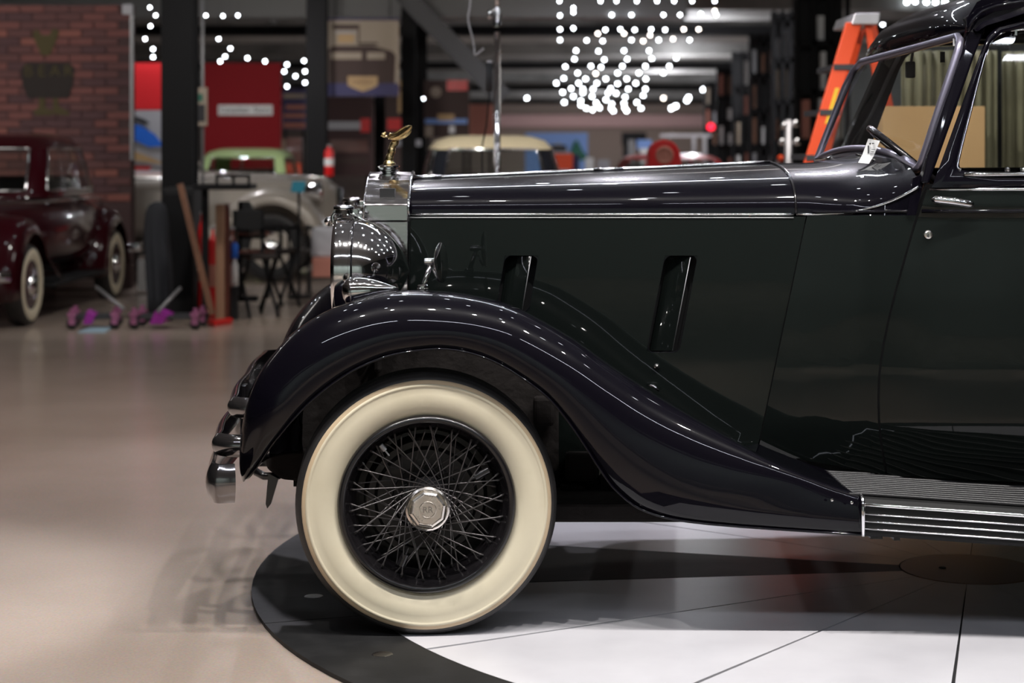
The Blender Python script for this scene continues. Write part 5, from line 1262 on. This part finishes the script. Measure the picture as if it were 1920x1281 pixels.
px1 = [(1049, 2), (1126, 2), (1156, 2), (1194, 2), (1232, 2), (1264, 2), (1298, 2), (1340, 2), (1075, 15), (1075, 23), (1050, 29), (1147, 28), (1184, 28), (1213, 29), (1244, 28), (1275, 28), (1314, 26), (1343, 28),
 (1050, 55), (1075, 53), (1135, 56), (1163, 55), (1190, 56), (1221, 55), (1247, 56), (1050, 75), (1100, 76), (1130, 77), (1184, 75), (1235, 75), (1293, 75), (1080, 95), (1122, 96), (1170, 95), (1217, 95), (1077, 111), (1133, 112), (1176, 111), (1222, 110), (1268, 109),
 (1060, 125), (1108, 124), (1127, 126), (1167, 124), (1210, 124), (1255, 124), (1083, 137), (1158, 137), (1198, 137), (1244, 137), (1057, 147), (1098, 148), (1136, 148), (1175, 148), (1211, 148), (1043, 156), (1085, 156), (1119, 156), (1158, 157), (1192, 156),
 (1071, 166), (1093, 167), (1112, 167), (1145, 166), (1178, 167), (1210, 167), (1055, 173), (1093, 174), (1140, 174), (1155, 175), (1206, 179), (1075, 181), (1110, 181), (1136, 187), (1172, 182), (1058, 192), (1089, 189), (1118, 193), (1147, 195), (1170, 194), (1194, 192), (1089, 197), (1099, 203), (1111, 206), (1124, 202), (1146, 203), (1150, 208), (1171, 202), (1175, 208), (1202, 203), (988, 184)]
px2 = [(1121, 63), (1170, 63), (1219, 66), (1206, 77), (1262, 73), (1282, 55), (1310, 55), (1117, 138), (1244, 184), (1166, 12), (1233, 33), (1340, 20)]
px3 = [(292, 29), (282, 49), (272, 73), (287, 92), (287, 107), (386, 29), (418, 30), (446, 29), (410, 73), (432, 91), (422, 106), (497, 115), (533, 134), (554, 143), (572, 134), (572, 155), (538, 162), (550, 169), (538, 121), (464, 109), (413, 115), (281, 14), (686, 186), (680, 184), (686, 190), (680, 203), (772, 201), (795, 185), (613, 134), (570, 114)]
px4 = [(1556, 14), (1548, 22), (1540, 28), (1530, 36), (1450, 84), (1441, 89), (1432, 94), (1379, 129), (1372, 136), (1367, 140), (1333, 158), (1326, 163), (1319, 168), (1291, 183), (1288, 188), (1267, 199), (1259, 203), (1575, 48), (1571, 72), (1567, 83), (1563, 101), (1489, 101), (1537, 101), (1700, 4), (1716, 3), (1737, 4), (1754, 4), (1772, 4), (1655, 47), (1696, 32)]
def place(pxs, label, group, m, depthf, rpx=2.3, cord=True):
    for (u, v) in pxs:
        D = depthf(u, v); r = rpx * D / F
        z = CAMZ - (v - 270) * D / F
        pendant('pendant_lamp', label, group, (((u - 960) * D / F), D + CAMY, z), r, m, cord)
dc = lambda u, v: min(62, 7200 / (300 - v)) * (1 + .04 * math.sin(u * 1.7))
place([p for p in px1 if p[1] < 20 and p != (1075, 15)], 'bulb cut by the top edge, highest row of the big hanging cluster', 'top row of the big bulb cluster', 'bulb', dc)
place([(1075, 15), (1075, 23)], 'one of two touching bulbs forming a tall white streak high in the cluster', 'paired bulbs of the cluster', 'bulb', dc)
place([p for p in px1 if 24 < p[1] < 40], 'bulb in the second row from the top of the big hanging cluster', 'second row of the big bulb cluster', 'bulb', dc)
place([p for p in px1 if 40 < p[1] < 60], 'bulb in the third row from the top of the big hanging cluster', 'third row of the big bulb cluster', 'bulb', dc)
place([p for p in px1 if 60 < p[1] < 85], 'bulb in the fourth row from the top of the big hanging cluster', 'fourth row of the big bulb cluster', 'bulb', dc)
place([p for p in px1 if 85 < p[1] < 120], 'bulb in the airy middle of the big hanging cluster', 'middle of the big bulb cluster', 'bulb', dc)
place([p for p in px1 if 120 < p[1] < 160], 'bulb in the lower middle of the big hanging cluster', 'lower middle of the big bulb cluster', 'bulb', dc)
place([p for p in px1 if p[1] > 160 and p[0] > 1000], 'bulb in the dense lowest clump of the big hanging cluster', 'lowest clump of the big bulb cluster', 'bulb', dc)
place([(988, 184)], 'single bulb hanging apart between the chrome pole and the big cluster', None, 'bulb', dc)
place(px2, 'dim warm bulb among the brighter ones of the big hanging cluster', 'dim bulbs in the big hanging cluster', 'bulbdim', lambda u, v: min(62, 7200 / (300 - v)) * 1.1)
dl = lambda u, v: min(30, 5600 / (300 - v)) if v < 210 else 20
place([p for p in px3 if p[0] < 300], 'bulb between the brick wall and the first black column', 'bulbs left of the first column', 'bulb', dl)
place([p for p in px3 if p[0] > 300 and p[1] < 40], 'bulb in the level row of three right of the first column', 'row of three bulbs', 'bulb', dl)
place([p for p in px3 if 300 < p[0] < 500 and p[1] > 40], 'bulb just above the dark red banner', 'bulbs above the dark red banner', 'bulb', dl)
place([p for p in px3 if 500 < p[0] < 600 and p[1] > 40], 'bulb in the small bunch left of the second column', 'bunch by the second column', 'bulb', dl)
place([p for p in px3 if 650 < p[0] < 700], 'bulb in the small knot under the hanging beige poster', 'knot under the poster', 'bulb', dl)
place([(613, 134)], 'single bulb at the left edge of the hanging beige poster', None, 'bulb', dl)
place([(772, 201)], 'single dim bulb in front of the black column right of the poster', None, 'bulb', dl)
place([(795, 185)], 'single bulb at the left edge of the red and dark poster', None, 'bulb', dl)
dr_ = lambda u, v: min(70, 9000 / (300 - v))
for lo_, hi_, lb in ((1500, 1560, 'highest bunch of track lamps, left of the ladder top'), (1425, 1455, 'second bunch of track lamps from the ladder'), (1360, 1385, 'third bunch of track lamps from the ladder'), (1310, 1340, 'fourth bunch of track lamps from the ladder'), (1250, 1300, 'farthest bunch of track lamps, beside the big cluster')):
    place([p for p in px4 if lo_ < p[0] < hi_ and p[1] != 101], 'lamp in the ' + lb, lb, 'bulb', dr_, 3.0)
place([p for p in px4 if 1560 < p[0] < 1600], 'bulb seen along the left edge of the orange ladder', 'bulbs by the ladder rail', 'bulb', dr_, 2.6)
place([p for p in px4 if p[1] == 101 and p[0] < 1560], 'lone bulb over the racks left of the ladder', 'lone bulbs over the racks', 'bulb', dr_, 2.6)
place([p for p in px4 if p[0] > 1690 and p[1] < 10], 'lamp in the level row of five above the car roof', 'row of five over the roof', 'bulb', dr_, 3.2)
place([(1655, 47), (1696, 32)], 'bulb peeping over the front curve of the car roof', 'bulbs at the roof edge', 'bulb', dr_, 2.6)
# extra unseen lamps added over the black car for highlights in its paint
for i in range(7):
    for j in range(5):
        pendant('pendant_lamp', 'extra out-of-view bulb over the black car, mirrored in its paint', 'extra bulbs over the black car', (-1.9 + i * .95 + .3 * (j % 2), -.6 + j * 1.15, 3.5 + .12 * ((i * 3 + j) % 3)), .035, 'bulbnear', True)
for (x, y) in ((-6.2, 8.4), (-4.9, 9.3), (-3.5, 8.8), (-2.3, 10.2), (-5.6, 10.6), (-3.1, 12.0), (-2.2, 13.8), (-4.2, 7.4)):  # unseen bulbs added to put highlights in the maroon paint
    pendant('pendant_lamp', 'extra out-of-view bulb over the maroon car, added for paint highlights', 'extra bulbs over the maroon car', (x, y, 3.6), .04, 'bulbnear', True)
# unidentified dark object, form made up, added for its reflection in the door
fs = thing('mirrored_prop', 'black projector on a low trolley added to be mirrored in the door of the black car', 'prop', (2.2, -3.6, Z0))
obj('base', box(1.93, 2.47, -3.75, -3.45, Z0 + .02, .04), 'dark', fs, bevel=.01); obj('shelf', box(1.95, 2.45, -3.72, -3.48, .16, .22), 'dark', fs, bevel=.01)
for a in (1.98, 2.14, 2.26, 2.4): obj('leg', box(a, a + .03, -3.62, -3.58, .04, .17), 'dark', fs)
obj('housing', lathe([(.0005, -.14), (.1, -.13), (.14, -.05), (.15, .05), (.12, .12), (.0005, .13)], (2.2, -3.6, .34), 'y', 24), 'dark', fs, True); obj('body', box(2.02, 2.38, -3.7, -3.5, .22, .31), 'dark', fs, bevel=.02)
